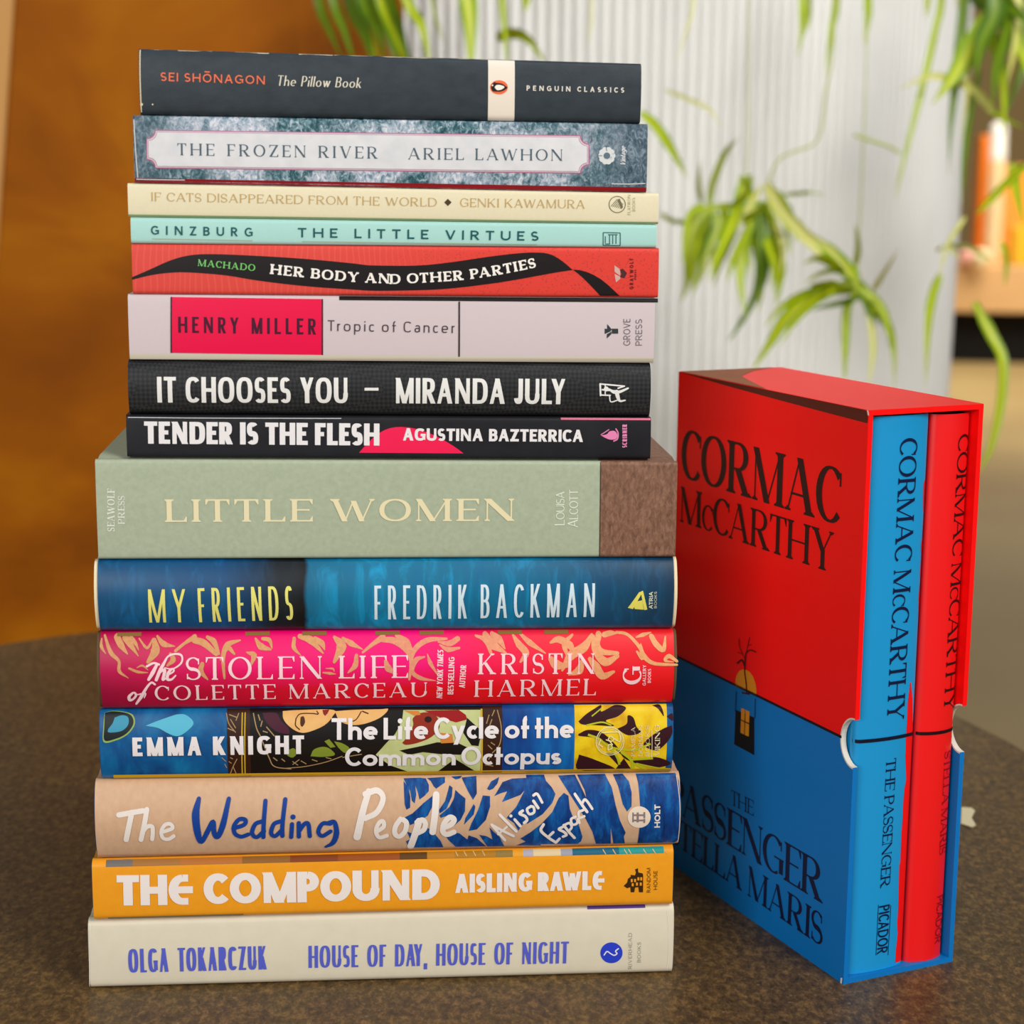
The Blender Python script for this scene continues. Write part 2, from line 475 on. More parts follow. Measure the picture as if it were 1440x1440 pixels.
def spine_shape(T, r, bulge, ns=12):
    """(inset q, height w) points from the top corner down to the bottom corner of a spine of thickness T"""
    pts = []
    for i in range(6):
        a = PI / 2 * i / 5
        pts.append((r - r * math.sin(a), T - r + r * math.cos(a)))
    for i in range(1, ns):
        pts.append((0, T - r - (T - 2 * r) * i / ns))
    for i in range(6):
        a = PI / 2 * i / 5
        pts.append((r - r * math.cos(a), r - r * math.sin(a)))
    return [(q - bulge * max(0, 1 - (2 * w / T - 1) ** 2), w) for q, w in pts]
def spine_offset(w, T, r, bulge):
    q = 0
    if w > T - r: q = r - math.sqrt(max(0, r * r - (w - T + r) ** 2))
    elif w < r: q = r - math.sqrt(max(0, r * r - (r - w) ** 2))
    return -(q - bulge * max(0, 1 - (2 * w / T - 1) ** 2))

def cover_profile(T, depth, r, bulge, th, joint=0):
    sp = spine_shape(T, r, bulge)
    outer = [(depth, T)]
    if joint: outer += [(.013, T), (.0095, T - joint * .6), (.007, T - joint), (.0045, T - joint * .5), (r + .0008, T)]
    outer += sp
    if joint: outer += [(r + .0008, 0), (.0045, joint * .5), (.007, joint), (.0095, joint * .6), (.013, 0)]
    outer += [(depth, 0)]
    inner = [(depth, th)]
    si = [(q + th, min(max(w, th), T - th)) for q, w in reversed(sp)]
    inner += [(.016, th + joint * .2)] + si + [(.016, T - th - joint * .2), (depth, T - th)]
    return outer, inner

def shell(name, place, T, u0, u1, depth, r, bulge, th, mat, parent, joint=0):
    outer, inner = cover_profile(T, depth, r, bulge, th, joint)
    bm = bmesh.new()
    prof = outer + inner
    A, Bv = extrude_profile(bm, prof, u0, u1, place)
    # ends: strip between outer and inner outlines by nearest fraction
    for R in (A, Bv):
        o = R[:len(outer)]; i = R[len(outer):][::-1]
        a = b = 0
        while a < len(o) - 1 or b < len(i) - 1:
            if b >= len(i) - 1 or (a < len(o) - 1 and a / (len(o) - 1) <= b / (len(i) - 1)):
                bm.faces.new((o[a], o[a + 1], i[b])); a += 1
            else:
                bm.faces.new((o[a], i[b + 1], i[b])); b += 1
    bmesh.ops.recalc_face_normals(bm, faces=bm.faces[:])
    for e_ in bm.edges:
        if len(e_.link_faces) == 2 and e_.calc_face_angle() > .7: e_.smooth = False
    ob = from_bm(name, bm, mat, parent, smooth=True)
    return ob

def page_material(name, c1, c2):
    t = NT(name, .9, .1)
    v = t.coord((8, 8, 2600))
    t.col(t.mix(t.noise(1.0, 2, v), c1, c2)); return t.m
PAGES = page_material('page_edges', '#cfc3a2', '#efe6cc')
PAGES_W = page_material('white_page_edges', '#d6d0c0', '#f2eee2')

class Book: pass
def book(i, label, Lpx, Rpx, depth, cover_mat, group='books in the tall stack', r=.0016, bulge=.0006, th=.0007,
         hard=False, pages=PAGES, cover_name='cover', case=None, square=None):
    """book i of the stack, lying flat between two resting planes, spine to the camera"""
    dq = DQ[i]; top, bot = IFACE[i], IFACE[i + 1]
    sp = splane(dq)
    um = (Lpx[1] + Rpx[1]) / 2
    u0, u1 = sp.uv(*Lpx).x, sp.uv(*Rpx).x
    zt = lambda u: top[0] + top[1] * u
    zb = lambda u: bot[0] + bot[1] * u
    uc = (u0 + u1) / 2; T = zt(uc) - zb(uc)
    eps = .00006
    def place(u, q, w, off=0):
        b, t = zb(u) + eps, zt(u) - eps
        return STACK + EU * u + EB * (dq + q) + EZ * (b + (t - b) * w / T)
    root = empty('book', STACK + EU * uc + EB * (dq + depth / 2) + EZ * zb(uc), label, 'book', group)
    joint = .0009 if hard else 0
    e = 0
    cov = shell(cover_name, place, T, u0, u1, depth, r, bulge, th, cover_mat, root, joint)
    if case:
        cth = .0022
        pl2 = lambda u, q, w: place(u, q + th + .0001, th + .0001 + w)
        shell('case_binding', pl2, T - 2 * th - .0002, u0 - case[1], u1 + case[1], depth - th, r, bulge, cth, case[0], root, joint)
        ins = cth + th + .0003
    else: ins = th + .00005
    bm = bmesh.new()
    sq = square if square is not None else (.0032 if hard else .0003)
    corners = []
    for u in (u0 + sq, u1 - sq):
        for q in (.006 if hard else .0025, depth - sq - .0003):
            for w in (ins, T - ins): corners.append(bm.verts.new(place(u, q, w)))
    for f in ((0, 1, 3, 2), (4, 6, 7, 5), (0, 4, 5, 1), (2, 3, 7, 6), (0, 2, 6, 4), (1, 5, 7, 3)):
        bm.faces.new([corners[k] for k in f])
    from_bm('page_block', bm, pages, root)
    o = Book(); o.root = root; o.T = T; o.u0, o.u1 = u0, u1; o.cover = cov; o.zb, o.zt = zb, zt; o.place = place; o.dq = dq; o.r = r
    bul = lambda u, v: spine_offset(max(0, min(T, (v - zb(u)) / (zt(u) - zb(u)) * T)), T, r, bulge)
    hs = sorted({w for q_, w in spine_shape(T, r, bulge)})[1:-1]
    vs = [zb(uc) + w_ for w_ in hs]
    o.s = Surf(STACK + EB * dq, EU, EZ, bul, ([], vs))
    o.s.lim = (lambda u: zb(u) + .00025, lambda u: zt(u) - .00025)
    def band(ta, tb, pxa=None, pxb=None, n=1):
        """printed band between fractions ta..tb of the spine height, over px x-range"""
        ua = o.s.uv(pxa, (720))[0] if pxa else u0 + .00005
        ub = o.s.uv(pxb, (720))[0] if pxb else u1 - .00005
        return [(ua, zb(ua) + (zt(ua) - zb(ua)) * ta), (ub, zb(ub) + (zt(ub) - zb(ub)) * ta), (ub, zb(ub) + (zt(ub) - zb(ub)) * tb), (ua, zb(ua) + (zt(ua) - zb(ua)) * tb)]
    o.band = band
    print('BOOK', i, 'len', round(u1 - u0, 4), 'T', round(T * 1000, 1), 'L/R', round((zt(u0) - zb(u0)) * 1000, 1), round((zt(u1) - zb(u1)) * 1000, 1), 'top', round(zt(uc), 4), round(top[1], 4))
    return o
def one(bk, name, fn, mat, off=.00012, label=None, parent=None):
    """one printed part, or with a list of drawing functions one part each"""
    for f_ in (fn if isinstance(fn, list) else [fn]):
        p = Print(bk.s); f_(p); o = p.build(name, mat, parent or bk.root, off, label)
    return o
def bands(bk, name, rows, off=.00012):
    """several printed bands: (material, ta, tb, pxa, pxb)"""
    for r_ in rows:
        p = Print(bk.s); p.poly(bk.band(*r_[1:])); p.build(name, r_[0], bk.root, off)

# ---- 0  black classic paperback
t = NT('black_classic_cover', .42, .3)
f = t.noise(260, 5, t.coord((.6, 1, 1))); t.col(t.mix(f, '#242c33', '#39434b')); t.bump(t.noise(1500, 2, t.coord()), .15, .0003)
b = book(0, 'charcoal paperback with a cream band, topmost of the tall stack', (196, 115), (901, 130), .129, t.m, r=.0022, bulge=.0012)
one(b, 'spine_band', lambda p: p.poly(b.band(.008, .985, 683.3, 719)), M('#e9dfd2', .5))
SANS = ST(.15, .14, track=.2)
lettering(b.s, 'author_lettering', [('SEI SHŌNAGON', (226.5, 114), (373, 119), 12, ST(.16, .15, track=.26, space=.5))], M('#e8714f'), b.root)
lettering(b.s, 'title_lettering', [('The Pillow Book', (389.5, 120.7), (507.5, 124), 14.5, ST(.13, .06, .0, .13, slant=.16, xh=.6, space=.4))], M('#d9d4c4'), b.root)
lettering(b.s, 'series_lettering', [('PENGUIN CLASSICS', (740, 127.6), (877, 130.6), 7.2, ST(.22, .2, track=.6, space=.75))], M('#ded9cf'), b.root)
lg = one(b, 'publisher_logo', lambda p: p.disc(701.3, 123, 12.5, 10), M('#ee6a3a'), .0002)
def pg(p):
    p.smooth_px([(690, 123), (693, 117.5), (699, 116.8), (706, 118), (711, 121.5), (713, 123.5), (709, 127), (703, 129), (696, 129), (692, 128)])
    p.px([(692, 118), (695, 115.2), (697, 117)])
one(b, 'logo_bird', pg, M('#1d1a1c'), .0003, parent=lg)
one(b, 'logo_bird_front', lambda p: (p.smooth_px([(695, 123), (698, 119.8), (704, 120), (709, 122.5), (705, 126), (699, 127)]), p.disc(692.3, 120.3, 1.1)), M('#f4ede2'), .0004, parent=lg)
one(b, 'spine_edge_wear', lambda p: [p.brush([(x, 68.8 + (x - 196) * .0298 + random.uniform(-.6, .6)) for x in range(a, a + 60, 12)], random.uniform(.7, 2.0), cap=False) for a in (197, 250, 330, 420, 470, 520, 560, 610, 640)], M('#d8cdb2', .8), .00015)
one(b, 'corner_scuff', lambda p: (p.brush([(197, 70), (197.6, 110), (199, 158)], 1.6, cap=False), p.disc(215, 147, 1.2), p.disc(199.5, 147, 2)), M('#d8cdb2', .8), .00015)

# ---- 1  frosted pine paperback
t = NT('frosted_pine_cover', .45, .3)
v = t.coord((1, 1, 1)); n1 = t.noise(520, 6, t.coord((1, 1, .7)), .72, 1.0); n2 = t.noise(22, 2, v)
c = t.mix(t.ramp(t.noise(48, 3, t.coord()), [(.44, (0, 0, 0, 1)), (.56, (1, 1, 1, 1))]), t.ramp(n1, [(.36, '#0c3f45'), (.46, '#2f5c66'), (.55, '#6d8c9a'), (.66, '#c4d4dc')]), t.ramp(n1, [(.34, '#3f6672'), (.44, '#8aa0b4'), (.55, '#c3cad8'), (.66, '#e8eaf0')]))
x = t.sep(t.coord())[0]
e = t.math('POWER', t.math('MULTIPLY', t.math('ABSOLUTE', x), 9.6), 5)
c2 = t.ramp(t.noise(380, 6, t.coord((1, 1, .7)), .7, 1.8), [(.36, '#2c3f4c'), (.5, '#4a6070'), (.66, '#8698a6')])
t.col(t.mix(t.math('MINIMUM', t.math('MULTIPLY', e, 1.5), 1), c, c2))
b = book(1, 'paperback with a frosted pine print and pink-edged grey title panel', (188, 208), (910, 218), .133, t.m, r=.0011, bulge=.0006)
P_ = [(206, 193), (215, 191), (217.5, 182.5)]
def notch(p, d):
    x0, x1 = 206 + d, 828.5 - d
    tl, tr, bl, br = 182.7 + d, 190.3 + d, 236.7 - d, 244.2 - d
    ly = lambda x, a, b_: a + (b_ - a) * (x - 206) / 622
    q = []
    r = 12
    for (cx, cy, a0) in ((x0, ly(x0, tl, tr), 0), (x1, ly(x1, tl, tr), 90), (x1, ly(x1, bl, br), 180), (x0, ly(x0, bl, br), 270)):
        for k in range(7):
            a = math.radians(a0 + 90 - 15 * k)
            q.append((cx + r * math.cos(a), cy + r * math.sin(a)))
    p.px(q)
one(b, 'panel_border', lambda p: notch(p, 0), M('#b5658a'), .00012)
one(b, 'panel_gap', lambda p: notch(p, 1.4), M('#cfcfd6'), .0002)
one(b, 'panel_line', lambda p: notch(p, 2.5), M('#bd86a2'), .00028)
t = NT('panel_paper', .5); t.col(t.mix(t.noise(160, 4, t.coord()), '#c6cad0', '#e6e6ea'))
one(b, 'title_panel', lambda p: notch(p, 3.3), t.m, .00036)
RIV = ST(.15, .055, .055, .34, space=.75)
lettering(b.s, 'title_lettering', [('THE FROZEN RIVER', (250, 218.3), (531, 223.2), 16.7, RIV)], M('#4a5f6b'), b.root, .00046)
lettering(b.s, 'author_lettering', [('ARIEL LAWHON', (574, 224.2), (790.5, 226.3), 16.2, ST(.15, .055, .055, .3, space=.7))], M('#4a5f6b'), b.root, .00046)
def flower(p):
    for k in range(10):
        a = k * 2 * PI / 10; p.disc(853 + 8 * math.cos(a), 219 + 8.5 * math.sin(a), 4.2, n=14)
    p.disc(853, 219, 8)
one(b, 'publisher_logo', flower, M('#d5dadd'), .0002)
one(b, 'logo_face', lambda p: (p.disc(853, 219, 4.6), p.brush([(846, 219), (841, 219)], 1), p.brush([(853, 212), (852, 207.5)], 1)), M('#5d7280'), .0003)
lettering(b.s, 'publisher_lettering', [('Vintage', (879, 233), (879, 206), 7, ST(.2, .1, 0, .05, slant=.3))], M('#d5dadd'), b.root)
bands(b, 'back_cover_edge', [(M('#8e1620', .4), .0, .075)], .0002)
one(b, 'spine_edge_wear', [lambda p: p.brush([(188.5, 168), (191, 210), (194, 250)], 1.5, cap=False), lambda p: p.brush([(192, 252), (215, 252.6), (260, 253.2)], 1.2, cap=False), lambda p: p.brush([(860, 258.5), (885, 258.8), (907, 258)], 1.4, cap=False)], M('#ccd0d2', .8), .0003)

# ---- 2  cream paperback
b = book(2, 'slim cream paperback with pale gold capitals below the frosted pine one', (180, 282), (926, 292), .128, M('#e2dabb', .45, var=.04), r=.0012, bulge=.0004)
bands(b, 'back_cover_edge', [(M('#8fb07c', .5), .0, .07)])
GOLD = ST(.11, .055, .04, .2, space=.5)
lettering(b.s, 'title_lettering', [('IF CATS DISAPPEARED FROM THE WORLD', (213, 282.5), (614, 290.4), 12, GOLD)], M('#c2a061'), b.root)
lettering(b.s, 'author_lettering', [('GENKI KAWAMURA', (647, 290.6), (822, 293.2), 12, GOLD)], M('#c2a061'), b.root)
one(b, 'spine_ornament', lambda p: p.px([(624.5, 284.5), (629.7, 279.5), (635, 284.5), (629.7, 289.7)]), M('#453a24'))
def logo2(p):
    p.ring(867.7, 287.5, 12, 1.1)
    for k in range(6): p.brush([(859 + k * 2.5, 290 + k * .6), (868 + k * 1.6, 280 + k * 1.2)], .9, cap=False)
    p.px([(871, 279), (876, 291), (873.5, 294), (868, 281)])
one(b, 'publisher_logo', logo2, M('#6f6a52'))
lettering(b.s, 'publisher_lettering', [('FLATIRON', (886.5, 302), (886.5, 274), 4.2, ST(.12, .1, track=.2)), ('BOOKS', (893, 297), (893, 278), 4.2, ST(.12, .1, track=.2))], M('#a39d80'), b.root)

# ---- 3  pale aqua paperback
b = book(3, 'slim pale aqua paperback with wide-spaced dark teal capitals', (184, 324), (923, 332), .122, M('#a9d8d2', .35, var=.03), r=.0014, bulge=.0003)
TE = ST(.19, .17, track=.72, space=1.1)
lettering(b.s, 'author_lettering', [('GINZBURG', (212.5, 329.8), (355.5, 332.6), 12.5, ST(.18, .165, track=.78))], M('#12595c'), b.root)
lettering(b.s, 'title_lettering', [('THE LITTLE VIRTUES', (419, 333.6), (757, 338.6), 13.2, TE)], M('#12595c'), b.root)
def logo3(p):
    for q in ([(848, 327), (872, 327.5)], [(848, 345), (872, 345.3)], [(848, 327), (848, 345)], [(872, 327.5), (872, 345.3)], [(857, 330), (857, 343)], [(861.5, 330), (861.5, 343)], [(866, 330), (866, 343)], [(855, 330), (868, 330)], [(851, 343), (858, 343)], [(851, 332), (851, 342)]): p.brush(q, 1.2, cap=False)
one(b, 'publisher_logo', logo3, M('#27555a'))
one(b, 'spine_edge_wear', [lambda p: p.brush([(214, 335.8), (355, 338.4)], 1.3, cap=False), lambda p: p.brush([(425, 339.5), (755, 344)], 1.2, cap=False)], M('#a3b3a0', .7))

# ---- 4  coral paperback with a black ribbon
t = NT('coral_cover', .4)
v = t.coord((1, 1, 1)); x = t.sep(v)[0]
w = t.n('ShaderNodeTexWave', wave_type='BANDS'); w.inputs['Scale'].default_value = 130; w.inputs['Distortion'].default_value = 14; w.inputs['Detail'].default_value = 2; w.inputs['Detail Scale'].default_value = .3
t.l(t.coord((1, 1, .6)), w.inputs['Vector'])
vo = t.n('ShaderNodeTexVoronoi'); vo.inputs['Scale'].default_value = 900; t.l(v, vo.inputs['Vector'])
lines = t.ramp(w.outputs['Fac'], [(.0, '#da473e'), (.8, '#da473e'), (.98, '#de544a')])
dots = t.ramp(vo.outputs['Distance'], [(.16, '#b83a34'), (.34, '#dd4036')])
t.col(t.mix(t.ramp(t.math('ADD', t.math('MULTIPLY', x, 12), .1), [(.0, (0, 0, 0, 1)), (.5, (1, 1, 1, 1))]), lines, dots))
b = book(4, 'coral red paperback with a wavy black ribbon carrying its title', (186, 380), (926, 384), .130, t.m, r=.0014, bulge=.0003)
lc = lambda pts: [(100 + x / 3, 330 + y / 3) for x, y in pts]
rc = lambda pts: [(520 + x / 3, 330 + y / 3) for x, y in pts]
up = lc([(256, 180), (330, 148), (420, 108), (500, 87), (600, 82), (800, 90), (1000, 103), (1200, 122)]) + rc([(0, 129), (200, 130), (350, 115), (500, 93), (620, 79), (700, 75), (760, 82), (810, 110), (855, 148)])
lo = lc([(256, 190), (340, 170), (420, 160), (500, 159), (650, 171), (800, 195), (1000, 218), (1200, 232)]) + rc([(0, 236), (100, 236), (300, 230), (500, 208), (650, 184), (780, 160), (855, 149)])
def ribbon(p):
    U = catmull(up, 4); D = catmull(lo, 4)
    n = 90
    def samp(Q, x):
        for a, c in zip(Q, Q[1:]):
            if a.x <= x <= c.x: return a.y + (c.y - a.y) * (x - a.x) / max(1e-6, c.x - a.x)
        return Q[-1].y if x > Q[-1].x else Q[0].y
    xs = [185.6 + (804.8 - 185.6) * k / n for k in range(n + 1)]
    for a, c in zip(xs, xs[1:]): p.px([(a, samp(U, a)), (c, samp(U, c)), (c, samp(D, c)), (a, samp(D, a))])
    p.px(rc([(855, 147), (885, 149), (915, 157), (945, 170), (975, 188), (1005, 212), (1035, 240), (1054, 258), (972, 258), (950, 234), (925, 208), (900, 183), (878, 164)]))
one(b, 'black_ribbon', ribbon, M('#191314', .4))
lettering(b.s, 'author_lettering', [('MACHADO', (278.3, 373.8), (358.8, 381.2), 9.4, ST(.2, .09, .07, .17))], M('#6fc266'), b.root)
path = lc([(838, 165), (1000, 182), (1200, 200), (1340, 206)]) + rc([(90, 208), (150, 206), (300, 198), (420, 188), (560, 166), (702, 138)])
lettering(b.s, 'title_lettering', [('HER BODY AND OTHER PARTIES', path[0], path[-1], 14, ST(.26, .13, .07, .16, sq=2.2, space=.5), path)], M('#f0ece6'), b.root, .0003)
one(b, 'publisher_logo', lambda p: (p.px([(864, 373), (872, 379), (872, 388), (864, 382)]), p.px([(864, 385), (872, 389), (872, 392), (866, 397)])), M('#cfa9a2'))
one(b, 'publisher_logo', lambda p: p.px([(871, 379), (876, 378), (881.5, 384), (878, 391), (871, 389.5), (874, 385)]), M('#48272a'))
lettering(b.s, 'publisher_lettering', [('GRAYWOLF', (890.5, 406.5), (890.5, 363), 5.2, ST(.2, .18, track=.4)), ('PRESS', (894.5, 393), (894.5, 379), 2.4, ST(.2, .18, track=.3))], M('#5a1718'), b.root)

# ---- 5  pinkish white paperback with magenta panel
b = book(5, 'pinkish white paperback with a magenta author panel', (181, 458), (920, 464), .137, M('#cfc2c7', .4, var=.02), r=.0014, bulge=.0005)
bands(b, 'front_cover_edge', [(M('#15110f', .35), .93, 1.0, 480, 918.5)])
bands(b, 'back_cover_edge', [(M('#cfc8b6', .5), .0, .095)])
one(b, 'author_panel', lambda p: p.px([(241.5, 417.5), (453.3, 420.5), (453.3, 499), (241.5, 496)]), M('#e60446', .4), .0002)
one(b, 'panel_rule', [lambda p: p.brush([(241, 417.3), (241, 496)], 1.8, cap=False), lambda p: p.brush([(453.3, 420.5), (453.3, 499)], 1.8, cap=False), lambda p: p.brush([(645.7, 424), (645.5, 501.5)], 2.0, cap=False)], M('#2a1520'), .0003)
lettering(b.s, 'author_lettering', [('HENRY MILLER', (251, 467.6), (444.5, 470.3), 22.5, ST(.165, .14, track=.3, sq=2.8, space=.5))], M('#43062a'), b.root, .0003)
lettering(b.s, 'title_lettering', [('Tropic of Cancer', (461, 465), (639, 468.2), 15, ST(.11, .1, track=.34, sq=3, xh=.68, space=.4))], M('#4b3d44'), b.root)
one(b, 'publisher_logo', lambda p: (p.px([(860, 462), (869, 462), (869, 469), (860, 469)]), p.px([(850, 462), (856, 462.5), (858, 466), (850, 469.5)]), p.px([(853.5, 455.5), (860, 463), (858, 466), (853.5, 462)]), p.px([(853, 470), (859.5, 466), (859.5, 469.5), (853, 476)])), M('#31393c'))
lettering(b.s, 'publisher_lettering', [('GROVE', (886, 485.5), (886, 448), 9.6, ST(.1, .09, track=.12)), ('PRESS', (902.5, 485.5), (902.5, 448.5), 9, ST(.1, .09, track=.14))], M('#6a6168'), b.root)

# ---- 6  black woven-texture paperback
t = NT('black_weave_cover', .45, .3)
ck = t.n('ShaderNodeTexChecker'); ck.inputs['Scale'].default_value = 800
rot = t.n('ShaderNodeMapping'); rot.inputs['Rotation'].default_value = (0, PI / 4, 0); tc = t.n('ShaderNodeTexCoord')
t.l(tc.outputs['Object'], rot.inputs[0]); t.l(rot.outputs[0], ck.inputs['Vector'])
t.col(t.mix(ck.outputs['Fac'], '#191a1c', '#2a2c30')); t.bump(ck.outputs['Fac'], .5, .0003)
b = book(6, 'black woven-texture paperback with tall white capitals', (181, 545), (914, 548), .128, t.m, r=.0030, bulge=.0022, th=.0009)
IT = ST(.175, .14, track=.085, sq=2.7, space=.28)
lettering(b.s, 'title_lettering', [('IT CHOOSES YOU', (222.3, 565.2), (489.3, 566.2), 36, IT)], M('#e4e4e2', .5), b.root)
one(b, 'title_dash', lambda p: p.px([(512.7, 544.3), (532.3, 544.3), (532.3, 548.2), (512.7, 548.2)]), M('#e4e4e2', .5), .0002)
lettering(b.s, 'author_lettering', [('MIRANDA JULY', (556, 566.3), (793.5, 567.6), 35.6, IT)], M('#e4e4e2', .5), b.root)
def logo6(p):
    for q, w in (([(843, 539), (876, 542)], 2), ([(843, 539), (843.5, 555)], 2.4), ([(843.5, 554.5), (857, 555)], 2), ([(850, 541), (850, 554)], 1.6), ([(846, 547), (866, 549)], 2.2), ([(855, 546), (862, 550), (870, 550), (882, 545)], [2, 5, 4, 2.4]), ([(866, 550), (868, 558), (871, 563), (878, 562)], [6, 5, 3, 2]), ([(856, 555), (858, 564), (867, 562)], 1.8), ([(868, 545), (877, 542)], 2)): p.brush(q, w)
    p.disc(851.5, 546, 3.4)
one(b, 'publisher_logo', logo6, M('#e4e4e2', .5), .0002)

# ---- 7  black paperback with pink arc
t = NT('black_matte_cover', .42, .25); t.col(t.mix(t.noise(90, 5, t.coord()), '#131317', '#26262c'))
b = book(7, 'black paperback with a hot pink arc behind chunky white capitals', (178, 614), (915, 617), .133, t.m, r=.0014, bulge=.0003)
def arc7(p):
    c = lambda x, y: (x, y)
    p.px([(505, 636.5), (511, 629.5), (518, 622), (525, 615), (532, 609.5), (540, 605), (548, 602), (556, 600.6), (563, 600.2), (574, 600.8), (586, 603), (600, 607.5), (612, 612.5), (622, 617.5), (632, 623.5), (642, 630), (652, 637.5)])
one(b, 'pink_arc', arc7, M('#ee1c52', .4))
bands(b, 'front_cover_edge', [(M('#d66f8c', .4), .94, 1.0, 787, 912)], .0002)
one(b, 'spine_edge_wear', lambda p: p.brush([(180, 586.8), (300, 587.8), (480, 588.3)], 1.1, cap=False), M('#b9bcc0', .7), .0003)
TEN = ST(.25, .19, track=.06, sq=3, space=.26)
lettering(b.s, 'title_lettering', [('TENDER IS THE FLESH', (203.3, 623.6), (533.5, 626.3), 31, TEN)], M('#e6e3e6', .5), b.root)
lettering(b.s, 'author_lettering', [('AGUSTINA BAZTERRICA', (566.7, 619.2), (819.5, 621.3), 17.2, ST(.25, .2, track=.09, sq=2.6, space=.4))], M('#e6e3e6', .5), b.root)
one(b, 'publisher_logo', lambda p: (p.smooth_px([(845, 612), (853, 610.5), (857, 606.5), (864, 606), (868, 611), (866, 617), (858, 618), (851, 615.5)]), p.brush([(866, 603), (869, 609), (868, 617), (863, 620)], 1.8), p.brush([(845, 611), (850, 608), (856, 604)], 1.2)), M('#e283b4'))
lettering(b.s, 'publisher_lettering', [('SCRIBNER', (881.5, 629), (881.5, 596.5), 6.6, ST(.26, .2, track=.14, sq=4))], M('#e283b4'), b.root)

# ---- 8  thick sage green hardcover
t = NT('sage_cover', .5, .4); t.col(t.mix(t.noise(500, 5, t.coord()), '#98a58c', '#b2bca4')); t.bump(t.noise(1200, 2, t.coord()), .12, .0003)
b = book(8, 'thick sage green hardcover with a brown leather-look end band', (136, 715), (951, 715), .163, t.m, r=.0014, bulge=.0004, th=.0028, hard=True, cover_name='hard_cover', square=.004)
sage = b
# leather-look band wrapping spine and both boards at the tail end
t = NT('brown_leather', .5, .4)
n = t.noise(700, 5, t.coord((1, 1, .45)), .65, .6); t.col(t.ramp(n, [(.3, '#5f4030'), (.5, '#7d5845'), (.7, '#94705a')])); t.bump(n, .5, .0006)
ul = b.s.uv(844, 715).x
o_, i_ = cover_profile(b.T, .163, .0014, .0004, .0028, .0009)
bm = bmesh.new()
prof = [(q, w) for q, w in o_]
def outw(k):
    a = Vector(prof[max(k - 1, 0)]); c = Vector(prof[min(k + 1, len(prof) - 1)]); d = (c - a).normalized()
    return Vector((d.y, -d.x))
pts2 = []
for k, (q, w) in enumerate(prof):
    nv = outw(k) * .0001
    pts2.append((q + nv.x, w + nv.y) if nv.x < 0 or True else (q, w))
R0 = [bm.verts.new(b.place(ul, q, w)) for q, w in pts2]; R1 = [bm.verts.new(b.place(b.u1 + .00005, q, w)) for q, w in pts2]
for k in range(len(R0) - 1): bm.faces.new((R0[k], R1[k], R1[k + 1], R0[k + 1]))
from_bm('leather_band', bm, t.m, b.root)['label'] = 'brown leather-look band'
one(b, 'band_groove', lambda p: p.brush([(844.5, 650), (843, 783)], 1.2, cap=False), M('#3d2f26'), .0002)
lettering(b.s, 'title_lettering', [('LITTLE WOMEN', (232, 733.6), (724, 732.2), 31.5, ST(.23, .07, .085, .2, sq=2.1, sth=.8, space=.55, kern=.3))], M('#e6dcb4', .5), b.root)
lettering(b.s, 'publisher_lettering', [('SEAWOLF', (161.5, 747), (161.5, 687), 10.5, ST(.17, .07, .09, .1)), ('PRESS', (175.5, 737), (175.5, 697), 9.5, ST(.17, .07, .09, .1))], M('#e3e6dc', .5), b.root)
lettering(b.s, 'author_lettering', [('LOUISA', (793.5, 738), (793.5, 691), 14, ST(.1, .07, 0, .06), None, ((1, 2, 3, 4, 5), .84)), ('ALCOTT', (812.5, 741), (812.5, 688), 14.5, ST(.1, .07, 0, .05), None, ((1, 2, 3, 4, 5), .84))], M('#e8ece0', .5), b.root)
def crop(x0, y0, s): return lambda *pts: [(x0 + x / s, y0 + y / s) for x, y in pts]

# ---- 9  painted blue hardcover
t = NT('painted_blue_jacket', .35, .45, .1)
x, y, z = t.sep(t.coord())
nz = t.noise(60, 4, t.coord((1, 1, .12)), .6, .4)
fx = t.math('ADD', x, t.math('MULTIPLY', t.math('SUBTRACT', nz, .5), .010))
u = t.math('ADD', t.math('MULTIPLY', fx, 4.1), .5)
base = t.ramp(u, [(.0, '#0b5688'), (.12, '#056399'), (.26, '#045c95'), (.30, '#0a4670'), (.345, '#18242f'), (.388, '#121318'), (.394, '#0c82ae'), (.5, '#058fbe'), (.75, '#0482b2'), (.88, '#085a86'), (1, '#123f60')])
st = t.noise(170, 5, t.coord((1, 1, .06)), .6, .8)
t.col(t.mix(.7, base, t.ramp(st, [(.25, '#567088'), (.5, '#808080'), (.72, '#a6c4c8')]), 'OVERLAY'))
CREAM_CASE = M('#e8d9b4', .6)
b = book(9, 'painted blue hardcover under the thick sage green one', (139.5, 838), (945.5, 836), .158, t.m, r=.0022, bulge=.0042, th=.0004, hard=True, cover_name='dust_jacket', case=(CREAM_CASE, .0014))
HAND = ST(.082, .078, track=.19, sq=2.3, space=.3)
lettering(b.s, 'title_lettering', [('MY', (211, 873.5), (263, 873), 48, HAND), ('FRIENDS', (281, 873), (413, 869.5), 49, HAND)], M('#e4df78'), b.root)
lettering(b.s, 'author_lettering', [('FREDRIK', (526.7, 869), (656, 867.5), 48.5, HAND), ('BACKMAN', (675, 867), (834.5, 865), 48, HAND)], M('#cfe3ee'), b.root)
c = crop(520, 590, 3)
one(b, 'publisher_logo', lambda p: (p.px(c((1083, 785), (1130, 718), (1145, 715), (1105, 790))), p.px(c((1105, 760), (1143, 752), (1150, 793), (1112, 790))), p.px(c((1136, 716), (1146, 712), (1165, 792), (1152, 795)))), M('#e0d860'))
lettering(b.s, 'publisher_lettering', [('ATRIA', (915.8, 853), (915.8, 828.5), 5.4, ST(.2, .17, track=.1)), ('BOOKS', (921.3, 852), (921.3, 828.5), 3.6, ST(.14, .12, track=.25))], M('#d8dcc0'), b.root)

